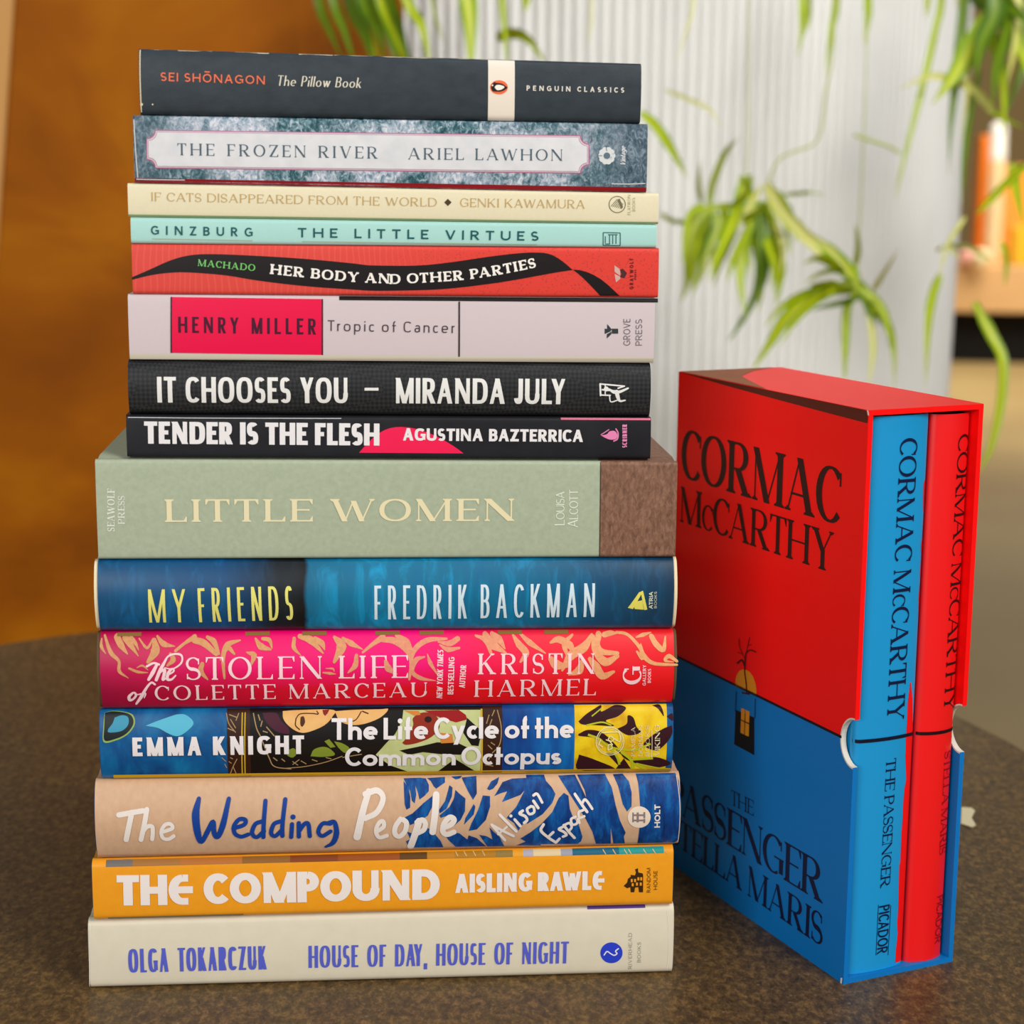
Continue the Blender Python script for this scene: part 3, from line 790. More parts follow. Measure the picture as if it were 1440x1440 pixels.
# ---- 10  magenta to red hardcover with gilt foliage
t = NT('magenta_red_jacket', .36, .4, .08)
x, y, z = t.sep(t.coord())
u = t.math('ADD', t.math('MULTIPLY', x, 4.1), .5)
top_ = t.ramp(u, [(0, '#a20a48'), (.12, '#c4044e'), (.3, '#ea0268'), (.55, '#f2027a'), (.68, '#f20f50'), (.8, '#ee2238'), (1, '#ea1c24')])
bot_ = t.ramp(u, [(0, '#8a0a3c'), (.2, '#b80634'), (.4, '#dc0a28'), (.7, '#e80c1c'), (1, '#e80a14')])
zz = t.math('MULTIPLY', z, 30)
t.col(t.mix(t.ramp(t.math('ADD', t.math('MULTIPLY', z, 34), 0), [(.3, (0, 0, 0, 1)), (.62, (1, 1, 1, 1))]), bot_, top_))
b = book(10, 'magenta to red hardcover with gilt leaf scrolls along its upper spine', (143, 942), (945.5, 937), .158, t.m, r=.0022, bulge=.0046, th=.0004, hard=True, cover_name='dust_jacket', case=(M('#5d4a30', .6), .0012))
foil = NT('gilt_leaf_print', .4); fx_ = foil.sep(foil.coord())[0]
gold = foil.ramp(foil.math('ADD', foil.math('MULTIPLY', fx_, 4.1), .5), [(0, '#c98e52'), (.4, '#d99a62'), (.6, '#ee8a7a'), (.85, '#f4a26e'), (1, '#f0b070')])
foil.col(foil.mix(foil.noise(520, 5, foil.coord(), .6, 1.2), foil.mix(.5, gold, '#a8443c'), foil.mix(.35, gold, '#ffd79a')))
def foliage(p):
    c = crop(140, 885, 5.143)
    for q, w in ((((40, 40), (90, 150), (150, 210), (155, 280), (220, 330)), [3, 6, 4, 5, 1]), (((20, 60), (20, 110), (55, 160)), [2, 5, 1]), (((130, 50), (160, 100), (210, 160)), [9, 9, 2]), (((190, 55), (230, 100), (290, 175)), [9, 8, 1]), (((230, 50), (265, 90), (290, 135)), [5, 5, 1]),
                 (((290, 60), (350, 120), (390, 60)), [2, 4, 2]), (((400, 70), (410, 140), (360, 215)), [6, 13, 5]), (((420, 45), (470, 95), (550, 110)), [3, 8, 1]), (((555, 140), (620, 90), (690, 50)), [4, 4, 7]), (((690, 70), (760, 90), (850, 160)), [8, 9, 6]), (((780, 50), (830, 80), (870, 160)), [4, 8, 3]),
                 (((1020, 70), (930, 100), (900, 180), (910, 330)), [2, 8, 6, 3]), (((980, 160), (930, 120), (880, 200)), [3, 7, 2]), (((750, 230), (740, 280), (790, 340)), [6, 8, 2]), (((520, 160), (540, 200), (500, 240)), [4, 8, 3]), (((225, 260), (290, 285), (360, 290)), [3, 4, 1]), (((280, 255), (320, 240), (360, 270)), [1, 3, 1]),
                 (((1130, 60), (1170, 110), (1240, 130)), [3, 9, 3]), (((1180, 60), (1230, 70), (1250, 120)), [4, 6, 2]), (((1070, 150), (1120, 170), (1100, 240)), [2, 9, 2])): p.brush(c(*q), w)
    c = crop(410, 885, 5.143)
    for q, w in ((((20, 60), (20, 120), (70, 170)), [5, 6, 1]), (((60, 45), (140, 70), (230, 155)), [6, 10, 2]), (((170, 60), (220, 90), (240, 130)), [6, 8, 2]), (((310, 50), (360, 110), (310, 215)), [4, 15, 4]), (((370, 55), (430, 90), (515, 130)), [3, 8, 1]), (((515, 150), (580, 100), (660, 50)), [3, 5, 8]), (((640, 65), (760, 80), (860, 180), (850, 340)), [6, 9, 7, 3]), (((760, 40), (830, 80), (870, 140)), [5, 9, 3]),
                 (((1120, 60), (980, 70), (890, 130), (860, 220)), [3, 7, 7, 3]), (((1200, 60), (1140, 90), (1060, 80)), [7, 8, 2]), (((1210, 120), (1130, 130), (1070, 100)), [3, 7, 2]), (((960, 180), (900, 200), (870, 280), (930, 330), (1040, 350)), [2, 7, 6, 6, 1]), (((1050, 300), (1000, 220), (980, 160)), [2, 6, 1]), (((470, 170), (460, 240), (410, 290)), [5, 8, 2]), (((230, 290), (280, 295), (320, 300)), [2, 4, 1]), (((250, 260), (300, 262), (310, 280)), [1, 3, 1]), (((680, 210), (700, 260), (760, 300)), [5, 10, 2]), (((1330, 40), (1400, 70), (1440, 160)), [3, 7, 4])): p.brush(c(*q), w)
    c = crop(680, 880, 5.143)
    for q, w in ((((10, 60), (60, 120), (160, 180)), [8, 14, 2]), (((60, 55), (110, 90), (150, 150)), [6, 10, 2]), (((210, 60), (250, 120), (300, 180), (260, 240)), [3, 9, 10, 3]), (((260, 50), (330, 110), (440, 180)), [3, 8, 2]), (((480, 110), (540, 90), (620, 130), (640, 190)), [3, 9, 10, 3]), (((640, 60), (580, 120), (600, 200)), [3, 8, 4]), (((780, 60), (720, 140), (620, 200), (560, 300)), [4, 12, 12, 3]), (((790, 70), (800, 160), (870, 240), (960, 200)), [5, 9, 12, 5]), (((830, 60), (820, 120), (850, 170), (960, 180)), [9, 6, 8, 5]), (((760, 220), (800, 270), (850, 340), (930, 310)), [6, 12, 11, 4]), (((700, 240), (680, 300), (610, 330)), [6, 12, 3]), (((480, 220), (520, 260), (600, 270)), [8, 14, 4]), (((870, 60), (920, 50), (960, 50)), [7, 6, 2]),
                 (((960, 45), (1040, 60), (1120, 140), (1150, 200), (1220, 250), (1385, 260)), [3, 4, 5, 7, 5, 3]), (((1100, 170), (1140, 210), (1130, 120)), [3, 8, 2]), (((1100, 75), (1150, 60), (1210, 45)), [2, 5, 1]), (((1210, 70), (1240, 120), (1290, 155), (1310, 70)), [7, 8, 7, 2]), (((1385, 235), (1330, 200), (1300, 230), (1360, 240)), [4, 6, 4, 1])): p.brush(c(*q), w)
one(b, 'gilt_leaf_scrolls', foliage, foil.m, .00012, 'peach and gold leaf scrolls')
one(b, 'front_cover_edge', [lambda p, xx=xx: p.brush([(xx, 892 - (xx - 150) * .005), (xx + 34, 891.5 - (xx - 150) * .005)], 4, cap=False) for xx in (165, 345, 425, 528, 590, 700, 765)], M('#8a6a34', .5), .00018)
PINKW = M('#f6cfd6', .45)
STO = ST(.15, .05, .06, .22, space=.5, kern=.5)
lettering(b.s, 'title_lettering', [('STOLEN LIFE', (263.5, 951.7), (573.5, 948.5), 31, STO), ('COLETTE MARCEAU', (219.5, 982.5), (600, 977.5), 22.3, ST(.16, .055, .06, .26, space=.55, kern=.5))], PINKW, b.root, .0003)
def script(p):
    c = crop(140, 885, 5.143)
    for q, w in ((((352, 245), (400, 222), (440, 232)), 3), (((425, 232), (395, 290), (365, 340)), [4, 5.5, 4]), (((490, 195), (450, 270), (420, 342)), [3, 5, 4.5]), (((425, 335), (450, 285), (480, 270), (475, 310), (468, 340), (495, 325)), [2, 3, 4.5, 4.5, 4, 2]), (((500, 310), (545, 280), (535, 262), (508, 290), (500, 335), (530, 338), (560, 310)), [2, 2.5, 3, 4.5, 4.5, 3, 2]), (((470, 240), (500, 180), (550, 160), (600, 170), (600, 220), (540, 262), (480, 255)), [3, 2.5, 2.5, 2.8, 2.5, 2, 1.5]),
                 (((250, 440), (222, 470), (225, 498), (250, 490), (272, 460), (262, 440), (248, 442)), [3, 4.5, 4.5, 3, 3.5, 3, 2]), (((268, 455), (300, 452)), 1.8), (((410, 375), (385, 362), (350, 400), (310, 470), (270, 530)), [3, 3, 3.5, 5, 3]), (((300, 450), (340, 445), (330, 480)), [2, 2.4, 1.5])): p.brush(c(*q), w)
one(b, 'script_lettering', script, PINKW, .0003)
BC = ST(.2, .17, track=.09, sq=3, space=.3)
lettering(b.s, 'tagline_lettering', [('NEW YORK TIMES', (621.5, 980), (623, 911), 8.2, dict(BC, slant=.15)), ('BESTSELLING', (637, 973.5), (638.5, 920), 8.2, BC), ('AUTHOR', (653, 963.5), (655, 931), 8.2, BC)], PINKW, b.root, .0003)
lettering(b.s, 'author_lettering', [('KRISTIN', (671, 943.5), (834, 943), 28, STO), ('HARMEL', (666, 977.5), (836.5, 975), 25, STO)], PINKW, b.root, .0003)
lettering(b.s, 'publisher_lettering', [('G', (899.5, 958), (899.5, 932), 26, ST(.22, .06, .1, sq=2)), ('GALLERY', (906, 960), (906, 930.5), 4.6, ST(.2, .15, track=.15)), ('BOOKS', (913, 956), (913, 936), 4.6, ST(.2, .15, track=.15))], PINKW, b.root, .0003)

# ---- 11  collage print hardcover
t = NT('blue_collage_jacket', .28, .4, .15)
n = t.noise(70, 5, t.coord((1, 1, .6)), .6, .6)
t.col(t.ramp(n, [(.3, '#06336e'), (.5, '#07558f'), (.7, '#0b76ac')]))
b = book(11, 'glossy collage-print hardcover of blue, black, green and yellow fields', (142.5, 1044), (944, 1037), .156, t.m, r=.0018, bulge=.0032, th=.0004, hard=True, cover_name='dust_jacket', case=(M('#1d5ea0', .5), .0004))
c1, c2, c3 = crop(130, 990, 5.143), crop(400, 990, 5.143), crop(670, 980, 5.143)
BLK = M('#120c0c', .28, .4, .15)
def blackfield(p):
    p.poly(b.band(.0, 1.0, 312, 707)); p.poly(b.band(.0, 1.0, 811, 944))
one(b, 'black_field', lambda p: p.poly(b.band(.0, 1.0, 313, 708)), BLK, .0001)
one(b, 'frame_field', [lambda p: p.poly(b.band(.0, 1.0, 313, 346)), lambda p: p.poly(b.band(.0, 1.0, 680, 708))], M('#35190f', .28, .4, .15), .00016)
def frame_a(p):
    for q in (((970, 60), (990, 130), (1040, 190)), ((990, 70), (1050, 90)), ((1000, 100), (1040, 160)), ((980, 160), (1030, 180)), ((940, 370), (970, 400)), ((960, 420), (975, 450)), ((990, 400), (1010, 415)), ((1000, 370), (1020, 380)), ((1050, 380), (1020, 440), (1000, 495)), ((1020, 440), (1040, 495)), ((1060, 60), (1040, 110))): p.brush(c1(*q), 1.2, cap=False)
def frame_b(p):
    for q in (((1165, 60), (1190, 160), (1225, 230), (1280, 370), (1320, 440), (1440, 460)), ((1200, 70), (1215, 110)), ((1230, 110), (1220, 150)), ((1260, 150), (1320, 215)), ((1235, 180), (1270, 190)), ((1310, 370), (1340, 395)), ((1370, 380), (1395, 400))): p.brush(c1(*q), 1.5, cap=False)
    for q in (((0, 455), (150, 440), (300, 405), (420, 360)), ((60, 400), (100, 430)), ((120, 395), (160, 420)), ((200, 385), (240, 400)), ((300, 370), (340, 380)), ((60, 425), (110, 385)), ((420, 370), (560, 345))): p.brush(c2(*q), 1.2, cap=False)
def frame_c(p):
    for q in (((150, 90), (175, 200), (165, 320), (110, 390)), ((70, 180), (90, 120)), ((90, 200), (110, 150)), ((100, 310), (130, 330)), ((80, 330), (110, 360)), ((130, 90), (110, 130)), ((60, 480), (120, 490)), ((100, 400), (85, 440))): p.brush(c3(*q), 1.3, cap=False)
one(b, 'frame_carving', [frame_a, frame_b, frame_c], M('#a98a5e', .3), .00022)
one(b, 'gold_rule', [lambda p: p.brush([(341, 1001), (341, 1087)], 1.6, cap=False), lambda p: p.brush([(345, 1001), (345, 1087)], 1.6, cap=False), lambda p: p.brush([(677, 996), (677, 1083)], 2.4, cap=False)], M('#c9a62c', .3), .0003)
one(b, 'dark_ring', lambda p: p.smooth_px(c1((90, 60), (150, 50), (250, 58), (300, 80), (310, 140), (260, 205), (180, 245), (90, 258), (85, 150))), M('#8fae5a', .3), .0001)
one(b, 'dark_ring', lambda p: p.smooth_px(c1((92, 60), (150, 52), (250, 62), (293, 90), (298, 140), (250, 200), (170, 236), (96, 244), (92, 150))), M('#1a2224', .3), .00018)
one(b, 'ring_centre', lambda p: p.smooth_px(c1((165, 90), (220, 75), (262, 90), (262, 140), (215, 180), (130, 190), (120, 170), (150, 130))), M('#3a94b4', .3), .00026)
one(b, 'pale_shape', lambda p: p.smooth_px(c1((390, 145), (460, 118), (560, 85), (620, 70), (680, 75), (735, 125), (690, 180), (625, 215), (560, 200), (480, 160))), M('#57b6d3', .3), .0001)
SKIN = NT('painted_skin', .3, .4, .12); SKIN.col(SKIN.mix(SKIN.noise(160, 3, SKIN.coord()), '#d99a52', '#edc17e'))
one(b, 'portrait_face', lambda p: (p.smooth_px(c2((-12, 48), (100, 42), (350, 40), (350, 80), (290, 140), (180, 185), (110, 188), (40, 150), (-5, 100))), p.smooth_px(c2((365, 48), (500, 40), (690, 36), (750, 36), (690, 90), (580, 130), (480, 138), (400, 110)))), SKIN.m, .00022)
one(b, 'portrait_features', lambda p: (p.brush(c2((85, 95), (115, 65), (200, 62), (245, 66), (235, 48)), 1.4), p.brush(c2((85, 95), (82, 140), (110, 168)), 1.6), p.smooth_px(c2((118, 85), (140, 82), (150, 120), (130, 150), (116, 130))), p.brush(c2((480, 118), (520, 100), (555, 50)), 1.4), p.brush(c2((565, 48), (605, 62)), 1.6)), M('#4f2c18', .3), .0003)
one(b, 'portrait_lips', lambda p: p.px(c2((275, 40), (325, 38), (312, 62), (295, 78), (282, 66))), M('#8d2226', .3), .0003)
one(b, 'plum_shape', lambda p: p.smooth_px(c1((1230, 60), (1330, 60), (1365, 110), (1420, 160), (1420, 200), (1330, 180), (1260, 120))), M('#4a1f30', .3), .00018)
one(b, 'olive_leaf', lambda p: (p.smooth_px(c2((190, 360), (215, 310), (280, 290), (330, 305), (365, 350), (280, 365))), p.px(c2((290, 250), (325, 235), (370, 290), (335, 298))), p.smooth_px(c2((360, 250), (420, 265), (470, 300), (440, 335), (395, 300))), p.smooth_px(c2((20, 320), (70, 300), (90, 340), (60, 370), (20, 350)))), M('#7c8a2c', .3), .0003)
PG_ = NT('pale_green_print', .3, .4, .12); PG_.col(PG_.mix(PG_.noise(130, 3, PG_.coord()), '#a9b468', '#d5d8a4'))
one(b, 'pale_green_field', lambda p: (p.px(c2((860, 40), (1425, 38), (1415, 480), (1240, 480), (1100, 484), (910, 490), (760, 430), (660, 350), (740, 260), (800, 200), (850, 110)))), PG_.m, .00018)
one(b, 'black_shape', lambda p: (p.px(c2((830, 318), (1000, 282), (1100, 258), (1250, 262), (1330, 300), (1270, 350), (1130, 345), (1000, 330), (900, 350))), p.px(c2((1105, 484), (1230, 380), (1380, 480))), p.px(c2((1320, 90), (1425, 180), (1400, 285), (1350, 280), (1290, 190)))), BLK, .00026)
one(b, 'red_bird', lambda p: (p.smooth_px(c2((850, 262), (890, 215), (930, 140), (930, 90), (1000, 55), (1090, 70), (1120, 150), (1060, 220), (960, 262), (880, 276))),), M('#8e2d1c', .3), .0003)
one(b, 'bird_cap', lambda p: p.px(c2((1010, 42), (1260, 38), (1310, 70), (1320, 100), (1240, 120), (1130, 90))), M('#97171a', .3), .00034)
one(b, 'bird_beak', lambda p: (p.px(c2((865, 42), (970, 45), (985, 70), (940, 75))), p.px(c2((1120, 190), (1210, 200), (1220, 260), (1130, 265)))), M('#cf7f38', .3), .00034)
one(b, 'bird_eye', lambda p: p.disc(400 + 1038 / 5.143, 990 + 100 / 5.143, 5, 4), M('#2a1412', .3), .00042)
t = NT('blue_field_print', .28, .4, .15); t.col(t.ramp(t.noise(90, 4, t.coord((1, 1, .15)), .6), [(.3, '#06327a'), (.55, '#0758a4'), (.75, '#0f7cc0')]))
one(b, 'blue_field', lambda p: p.poly(b.band(0, 1, 708, 811.5)), t.m, .0001)
t = NT('yellow_field_print', .28, .4, .15); t.col(t.ramp(t.noise(110, 4, t.coord()), [(.35, '#cf9d12'), (.5, '#e6c012'), (.7, '#efd428')]))
one(b, 'yellow_field', lambda p: p.poly(b.band(0, 1, 811.5, 943.8)), t.m, .0001)
def leaves_(p):
    p.smooth_px(c3((732, 165), (800, 110), (900, 60), (900, 100), (1000, 60), (1080, 75), (1020, 130), (930, 160), (990, 195), (850, 190), (760, 185)))
    p.smooth_px(c3((732, 250), (800, 222), (900, 240), (1000, 330), (1040, 400), (960, 330), (860, 280), (740, 265)))
    p.smooth_px(c3((1010, 215), (1080, 180), (1090, 125), (1130, 140), (1150, 200), (1180, 240), (1090, 260)))
    p.smooth_px(c3((1405, 190), (1340, 215), (1250, 270), (1200, 330), (1290, 370), (1360, 320), (1405, 250)))
    p.smooth_px(c3((1270, 60), (1330, 60), (1350, 130), (1310, 80)))
    p.smooth_px(c3((735, 400), (850, 440), (1000, 520), (735, 522)))
    p.smooth_px(c3((930, 385), (1000, 400), (1030, 490), (980, 440)))
    p.smooth_px(c3((1060, 390), (1150, 440), (1290, 420), (1400, 470), (1300, 505), (1180, 480), (1080, 440), (1040, 400)))
    p.px(c3((1000, 520), (1060, 430), (1120, 522)))
    p.smooth_px(c3((1370, 130), (1412, 110), (1412, 160)))
one(b, 'dark_leaves', leaves_, M('#35141c', .3), .00018)
one(b, 'lime_stems', lambda p: [p.brush(c3(*q), w, cap=False) for q, w in ((((800, 255), (880, 285), (960, 345), (1130, 365), (1250, 320)), 3), (((960, 345), (1010, 420), (1030, 480)), 3), (((1040, 380), (1110, 440), (1130, 515)), 4), (((1110, 440), (1270, 430)), 3), (((1130, 470), (1230, 520)), 3), (((830, 130), (900, 80)), 1.6), (((1150, 470), (1300, 505), (1395, 515)), 2), (((790, 190), (900, 170), (970, 190)), 2))], M('#b6bb1e', .3), .00026)
bands(b, 'back_cover_edge', [(M('#d2a414', .4), .005, .075, 147, None)], .0003)
WH = M('#e6dfe0', .4)
lettering(b.s, 'author_lettering', [('EMMA KNIGHT', (188.3, 1059.5), (428.3, 1056.2), 26, ST(.25, .2, track=.2, sq=2.8, space=.4))], WH, b.root, .0006)
FUT = ST(.2, .17, track=.075, sq=2, xh=.62, space=.2)
lettering(b.s, 'title_lettering', [('The Life Cycle of the', (466.5, 1036.5), (805.5, 1033.6), 28.5, FUT), ('Common Octopus', (485.5, 1074.6), (788.3, 1072), 27.5, ST(.2, .17, track=.07, xh=.62, space=.2))], WH, b.root, .0006)
def pgd(p):
    p.ring(670 + 958 / 5.143, 980 + 302 / 5.143, 20, 1.2); p.ring(670 + 958 / 5.143, 980 + 302 / 5.143, 17.5, .7)
    for q in (((945, 365), (945, 330), (965, 325), (972, 350), (950, 362)), ((975, 325), (955, 300), (930, 290)), ((945, 285), (960, 265), (985, 280), (970, 300), (945, 290)), ((985, 280), (1030, 300), (1025, 240), (990, 235), (905, 240)), ((905, 340), (880, 320), (890, 290))): p.brush(c3(*q), 1.5)
one(b, 'publisher_logo', pgd, M('#e4dba0', .4), .0006)
lettering(b.s, 'publisher_lettering', [('PAMELA', (891.5, 1060), (891.5, 1019), 5.6, ST(.14, .06, .05, .2)), ('DORMAN', (902, 1060), (902, 1017), 5.6, ST(.14, .06, .05, .2)), ('BOOKS', (911.5, 1060), (911.5, 1017), 5.6, ST(.14, .06, .05, .3)), ('VIKING', (926, 1060), (926, 1016), 7, ST(.2, .07, .05, .1))], M('#e0d6ae', .4), b.root, .0006)
one(b, 'publisher_rule', lambda p: p.brush([(915, 1062), (915, 1022)], .8, cap=False), M('#e0d6ae', .4), .0006)

# ---- 12  beige hardcover with blue brushwork
t = NT('beige_jacket', .42, .4); t.col(t.mix(t.noise(500, 4, t.coord((1, 1, .5))), '#c49c7c', '#d9b492'))
b = book(12, 'beige hardcover with blue brush strokes and hand-painted title', (136, 1154), (954, 1137), .160, t.m, r=.0024, bulge=.0044, th=.0004, hard=True, cover_name='dust_jacket', case=(M('#1c3f74', .5), .0003))
t = NT('blue_brushwork', .35); t.col(t.ramp(t.noise(260, 5, t.coord((1, 1, .25)), .65, .5), [(.28, '#081f50'), (.5, '#0a4288'), (.7, '#1068ac')]))
c4, c5 = crop(540, 1085, 6.545), crop(740, 1080, 6.545)
def strokes(p):
    for q in (((180, 62), (330, 58), (385, 62), (412, 110), (410, 160), (370, 200), (325, 230), (310, 170), (285, 110), (295, 190), (280, 262), (255, 240), (240, 160), (190, 80)), ((180, 80), (225, 130), (240, 210), (238, 300), (205, 318), (188, 270)), ((395, 60), (560, 52), (560, 90), (480, 140), (455, 120), (430, 80)),
              ((160, 400), (260, 350), (360, 260), (455, 190), (440, 290), (400, 370), (340, 410), (240, 458), (215, 410)), ((600, 112), (628, 130), (622, 200), (570, 310), (510, 350), (502, 320), (560, 240)), ((655, 150), (690, 180), (745, 220), (740, 330), (700, 410), (640, 465), (655, 380), (600, 362), (520, 390), (505, 370), (600, 290), (640, 220)),
              ((715, 55), (850, 45), (850, 180), (815, 232), (770, 160)), ((620, 50), (720, 45), (700, 60), (660, 68)), ((820, 268), (835, 290), (820, 360), (730, 455), (745, 390)), ((905, 195), (970, 200), (970, 290), (930, 410), (850, 500), (775, 515), (800, 440), (860, 320)), ((945, 140), (985, 80), (1060, 50), (1040, 100), (1000, 140), (965, 152)),
              ((1010, 200), (1090, 85), (1180, 60), (1440, 50), (1440, 215), (1380, 310), (1300, 400), (1230, 515), (1190, 440), (1120, 390), (1210, 290), (1290, 150), (1250, 190), (1080, 250), (1130, 160), (1060, 180)), ((210, 520), (300, 560), (400, 485), (460, 540), (520, 620), (545, 688), (230, 690), (200, 620), (240, 600)),
              ((565, 570), (640, 530), (690, 540), (765, 605), (775, 560), (850, 590), (940, 680), (660, 685), (600, 620)), ((872, 555), (940, 570), (995, 605), (965, 480), (1000, 520), (1060, 580), (1105, 680), (950, 682)), ((1250, 595), (1440, 460), (1440, 675), (1215, 670), (1300, 628))): p.px(c4(*q))
    for q in (((60, 62), (165, 66), (180, 110), (230, 160), (262, 215), (230, 290), (140, 390), (0, 480), (0, 62)), ((340, 205), (380, 230), (390, 340), (420, 420), (470, 480), (510, 610), (500, 660), (470, 690), (0, 690), (0, 590), (130, 480), (230, 370), (290, 250)), ((295, 72), (450, 66), (480, 120), (545, 250), (530, 180), (470, 66), (725, 58), (780, 160), (810, 310), (850, 450), (905, 570), (890, 610), (905, 688), (800, 690), (765, 510), (775, 690), (640, 692), (600, 560), (540, 440), (470, 330), (390, 210)),
              ((800, 62), (890, 58), (940, 110), (960, 200), (955, 320), (915, 365), (875, 300), (840, 150)), ((1010, 58), (1370, 40), (1396, 100), (1410, 300), (1400, 640), (1360, 682), (1020, 690), (1030, 520), (1035, 330), (1025, 130))): p.px(c5(*q))
one(b, 'blue_brush_strokes', strokes, t.m, .00012, 'painted blue brush strokes')
WHT = M('#e9dfd8', .4); c = crop(100, 870, 3)
fat = lambda w: [x * 1.2 for x in w] if isinstance(w, list) else w * 1.2
def title1(p):
    for q, w in ((((207, 812), (260, 803), (310, 795)), 6), (((262, 802), (250, 860), (238, 918)), 6.5), (((325, 790), (315, 850), (300, 918)), 6), (((303, 892), (325, 862), (347, 860), (350, 885), (347, 916)), 5), (((390, 884), (432, 868), (425, 850), (402, 853), (386, 880), (392, 910), (415, 916), (438, 902)), 4.5),
                 ): p.brush(c(*q), fat(w))
def title3(p):
    for q, w in ((((1255, 720), (1230, 800), (1207, 908)), [7, 8, 9]), (((1240, 730), (1290, 716), (1316, 745), (1290, 800), (1240, 826)), 6.5)): p.brush(c(*q), fat(w))
    c_ = crop(520, 870, 3)
    p.brush(c_((28, 884), (58, 862), (56, 838), (38, 846), (26, 880), (40, 910), (72, 902)), 6)
    for q, w in ((((150, 400), (105, 470), (100, 540), (140, 570), (190, 520), (205, 440), (175, 405)), 6), (((320, 420), (280, 560), (245, 675)), 8), (((300, 430), (350, 408), (378, 440), (365, 500), (310, 535)), 6), (((478, 190), (468, 330), (445, 525)), 8), (((545, 485), (615, 450), (640, 405), (600, 385), (550, 440), (538, 515), (575, 550), (640, 525)), 6.5)): p.brush(c4(*q), fat(w))
def title2(p):
    for q, w in ((((542, 748), (530, 810), (538, 890), (552, 930), (578, 885), (603, 838), (607, 888), (622, 905), (645, 850), (668, 748)), [5, 9, 8, 5, 6, 5, 6, 6, 7, 5]), (((688, 868), (733, 852), (738, 832), (712, 830), (690, 860), (695, 892), (720, 905), (750, 895)), 5), (((808, 838), (780, 850), (766, 888), (785, 908), (816, 880)), 5), (((822, 756), (815, 850), (813, 908)), 5), (((885, 838), (858, 850), (846, 888), (862, 903), (892, 875)), 5), (((905, 750), (894, 850), (893, 903)), 5), (((934, 850), (930, 908)), 5), (((962, 845), (962, 906)), 5), (((965, 878), (985, 850), (1002, 850), (1008, 904)), 5), (((1095, 848), (1062, 848), (1044, 882), (1060, 903), (1095, 882)), 5), (((1088, 842), (1112, 842), (1120, 890), (1105, 935), (1074, 955)), [4, 5, 6.5, 6, 3])): p.brush(c(*q), fat(w))
    p.disc(100 + 938 / 3, 870 + 820 / 3, 3.6)
def author(p):
    for q, w in ((((985, 455), (1050, 535), (1110, 612)), 4), (((985, 455), (1090, 515), (1188, 568)), 4), (((1045, 550), (1125, 475)), 3), (((1060, 362), (1140, 445), (1212, 520)), 4), (((1195, 405), (1248, 468)), 4), (((1268, 325), (1240, 350), (1290, 375), (1308, 410), (1282, 436)), 4), (((1345, 285), (1308, 312), (1330, 355), (1372, 338), (1368, 295), (1345, 285)), 3.6), (((1368, 240), (1410, 300)), 4)): p.brush(c4(*q), w)
    p.disc(540 + 1160 / 6.545, 1085 + 372 / 6.545, 2.2)
    for q, w in ((((60, 225), (95, 215), (138, 285)), 3.6), (((150, 485), (128, 545), (195, 615), (270, 672)), 4.2), (((195, 612), (240, 562)), 4), (((270, 672), (300, 630)), 4), (((325, 510), (292, 532), (340, 560), (362, 590), (332, 608)), 4), (((335, 492), (385, 560), (438, 622)), 4), (((345, 488), (388, 472), (408, 512), (385, 548)), 3.6), (((445, 412), (402, 435), (415, 485), (455, 475), (465, 430), (480, 470)), 3.6), (((512, 352), (472, 372), (480, 420), (522, 408)), 3.6), (((440, 215), (495, 295), (548, 368)), 4), (((500, 300), (525, 262), (550, 275), (595, 340)), 3.6)): p.brush(c5(*q), w)
one(b, 'title_lettering', [title1, title3], WHT, .00026)
one(b, 'title_lettering', title2, M('#123f92', .4), .00026, 'blue brush lettering')
one(b, 'author_lettering', author, WHT, .00026)
def holt(p): p.disc(896.6, 1144, 16, 15.4)
one(b, 'publisher_logo', holt, M('#e8d6c4', .4), .0002)
one(b, 'logo_mark', lambda p: (p.px([(889, 1137), (889, 1151), (887, 1151), (887, 1137)]), p.px([(893, 1137), (893, 1151), (896, 1151), (896, 1137)]), p.px([(888, 1139.5), (904, 1139.5), (904, 1142), (888, 1142)]), p.px([(888, 1147), (904, 1147), (904, 1149.5), (888, 1149.5)]), p.px([(902.5, 1136.5), (905, 1136.5), (905, 1145), (902.5, 1145)]), p.px([(902.5, 1146), (905, 1146), (905, 1152), (902.5, 1152)])), M('#8a7878', .4), .0003)
lettering(b.s, 'publisher_lettering', [('HOLT', (926, 1159), (926, 1126), 8, ST(.26, .2, track=.12))], WHT, b.root)
one(b, 'jacket_edge_wear', lambda p: (p.brush([(951, 1090), (953.3, 1120), (953.5, 1150), (952.5, 1184)], 1.0, cap=False), p.brush([(137, 1204.5), (300, 1202.5), (500, 1196.5), (700, 1191.8), (948, 1184.8)], 1.1, cap=False)), M('#d8cbbb', .7), .0003)

# ---- 13  orange hardcover
t = NT('orange_jacket', .36); t.col(t.mix(t.noise(300, 3, t.coord()), '#e8951a', '#f0a222'))
b = book(13, 'orange hardcover with blocky white title', (130.5, 1251), (946, 1236), .158, t.m, r=.0028, bulge=.0006, th=.0005, hard=True, cover_name='dust_jacket', case=(M('#1f6f86', .5), .0002))
ed = [(131, 170, '#6e6a66'), (170, 240, '#a06c34'), (240, 330, '#b06a2c'), (330, 400, '#8a5a24'), (400, 470, '#7c3a12'), (470, 560, '#92480f'), (560, 600, '#5b3a12'), (600, 640, '#b97a1c'), (640, 700, '#a8741a'), (700, 725, '#8c7238'), (725, 740, '#e09a22'), (740, 755, '#a9a6b4'), (755, 795, '#d9c29a'), (795, 812, '#9a9aa6'), (812, 880, '#17607a'), (880, 945, '#20928c')]
for x0, x1, hx in ed: bands(b, 'front_cover_edge', [(M(hx, .4), .90, .999, x0, x1)], .0001)
bands(b, 'back_cover_edge', [(M('#8c7a58', .5), .0, .06, 131, 330)], .0001)
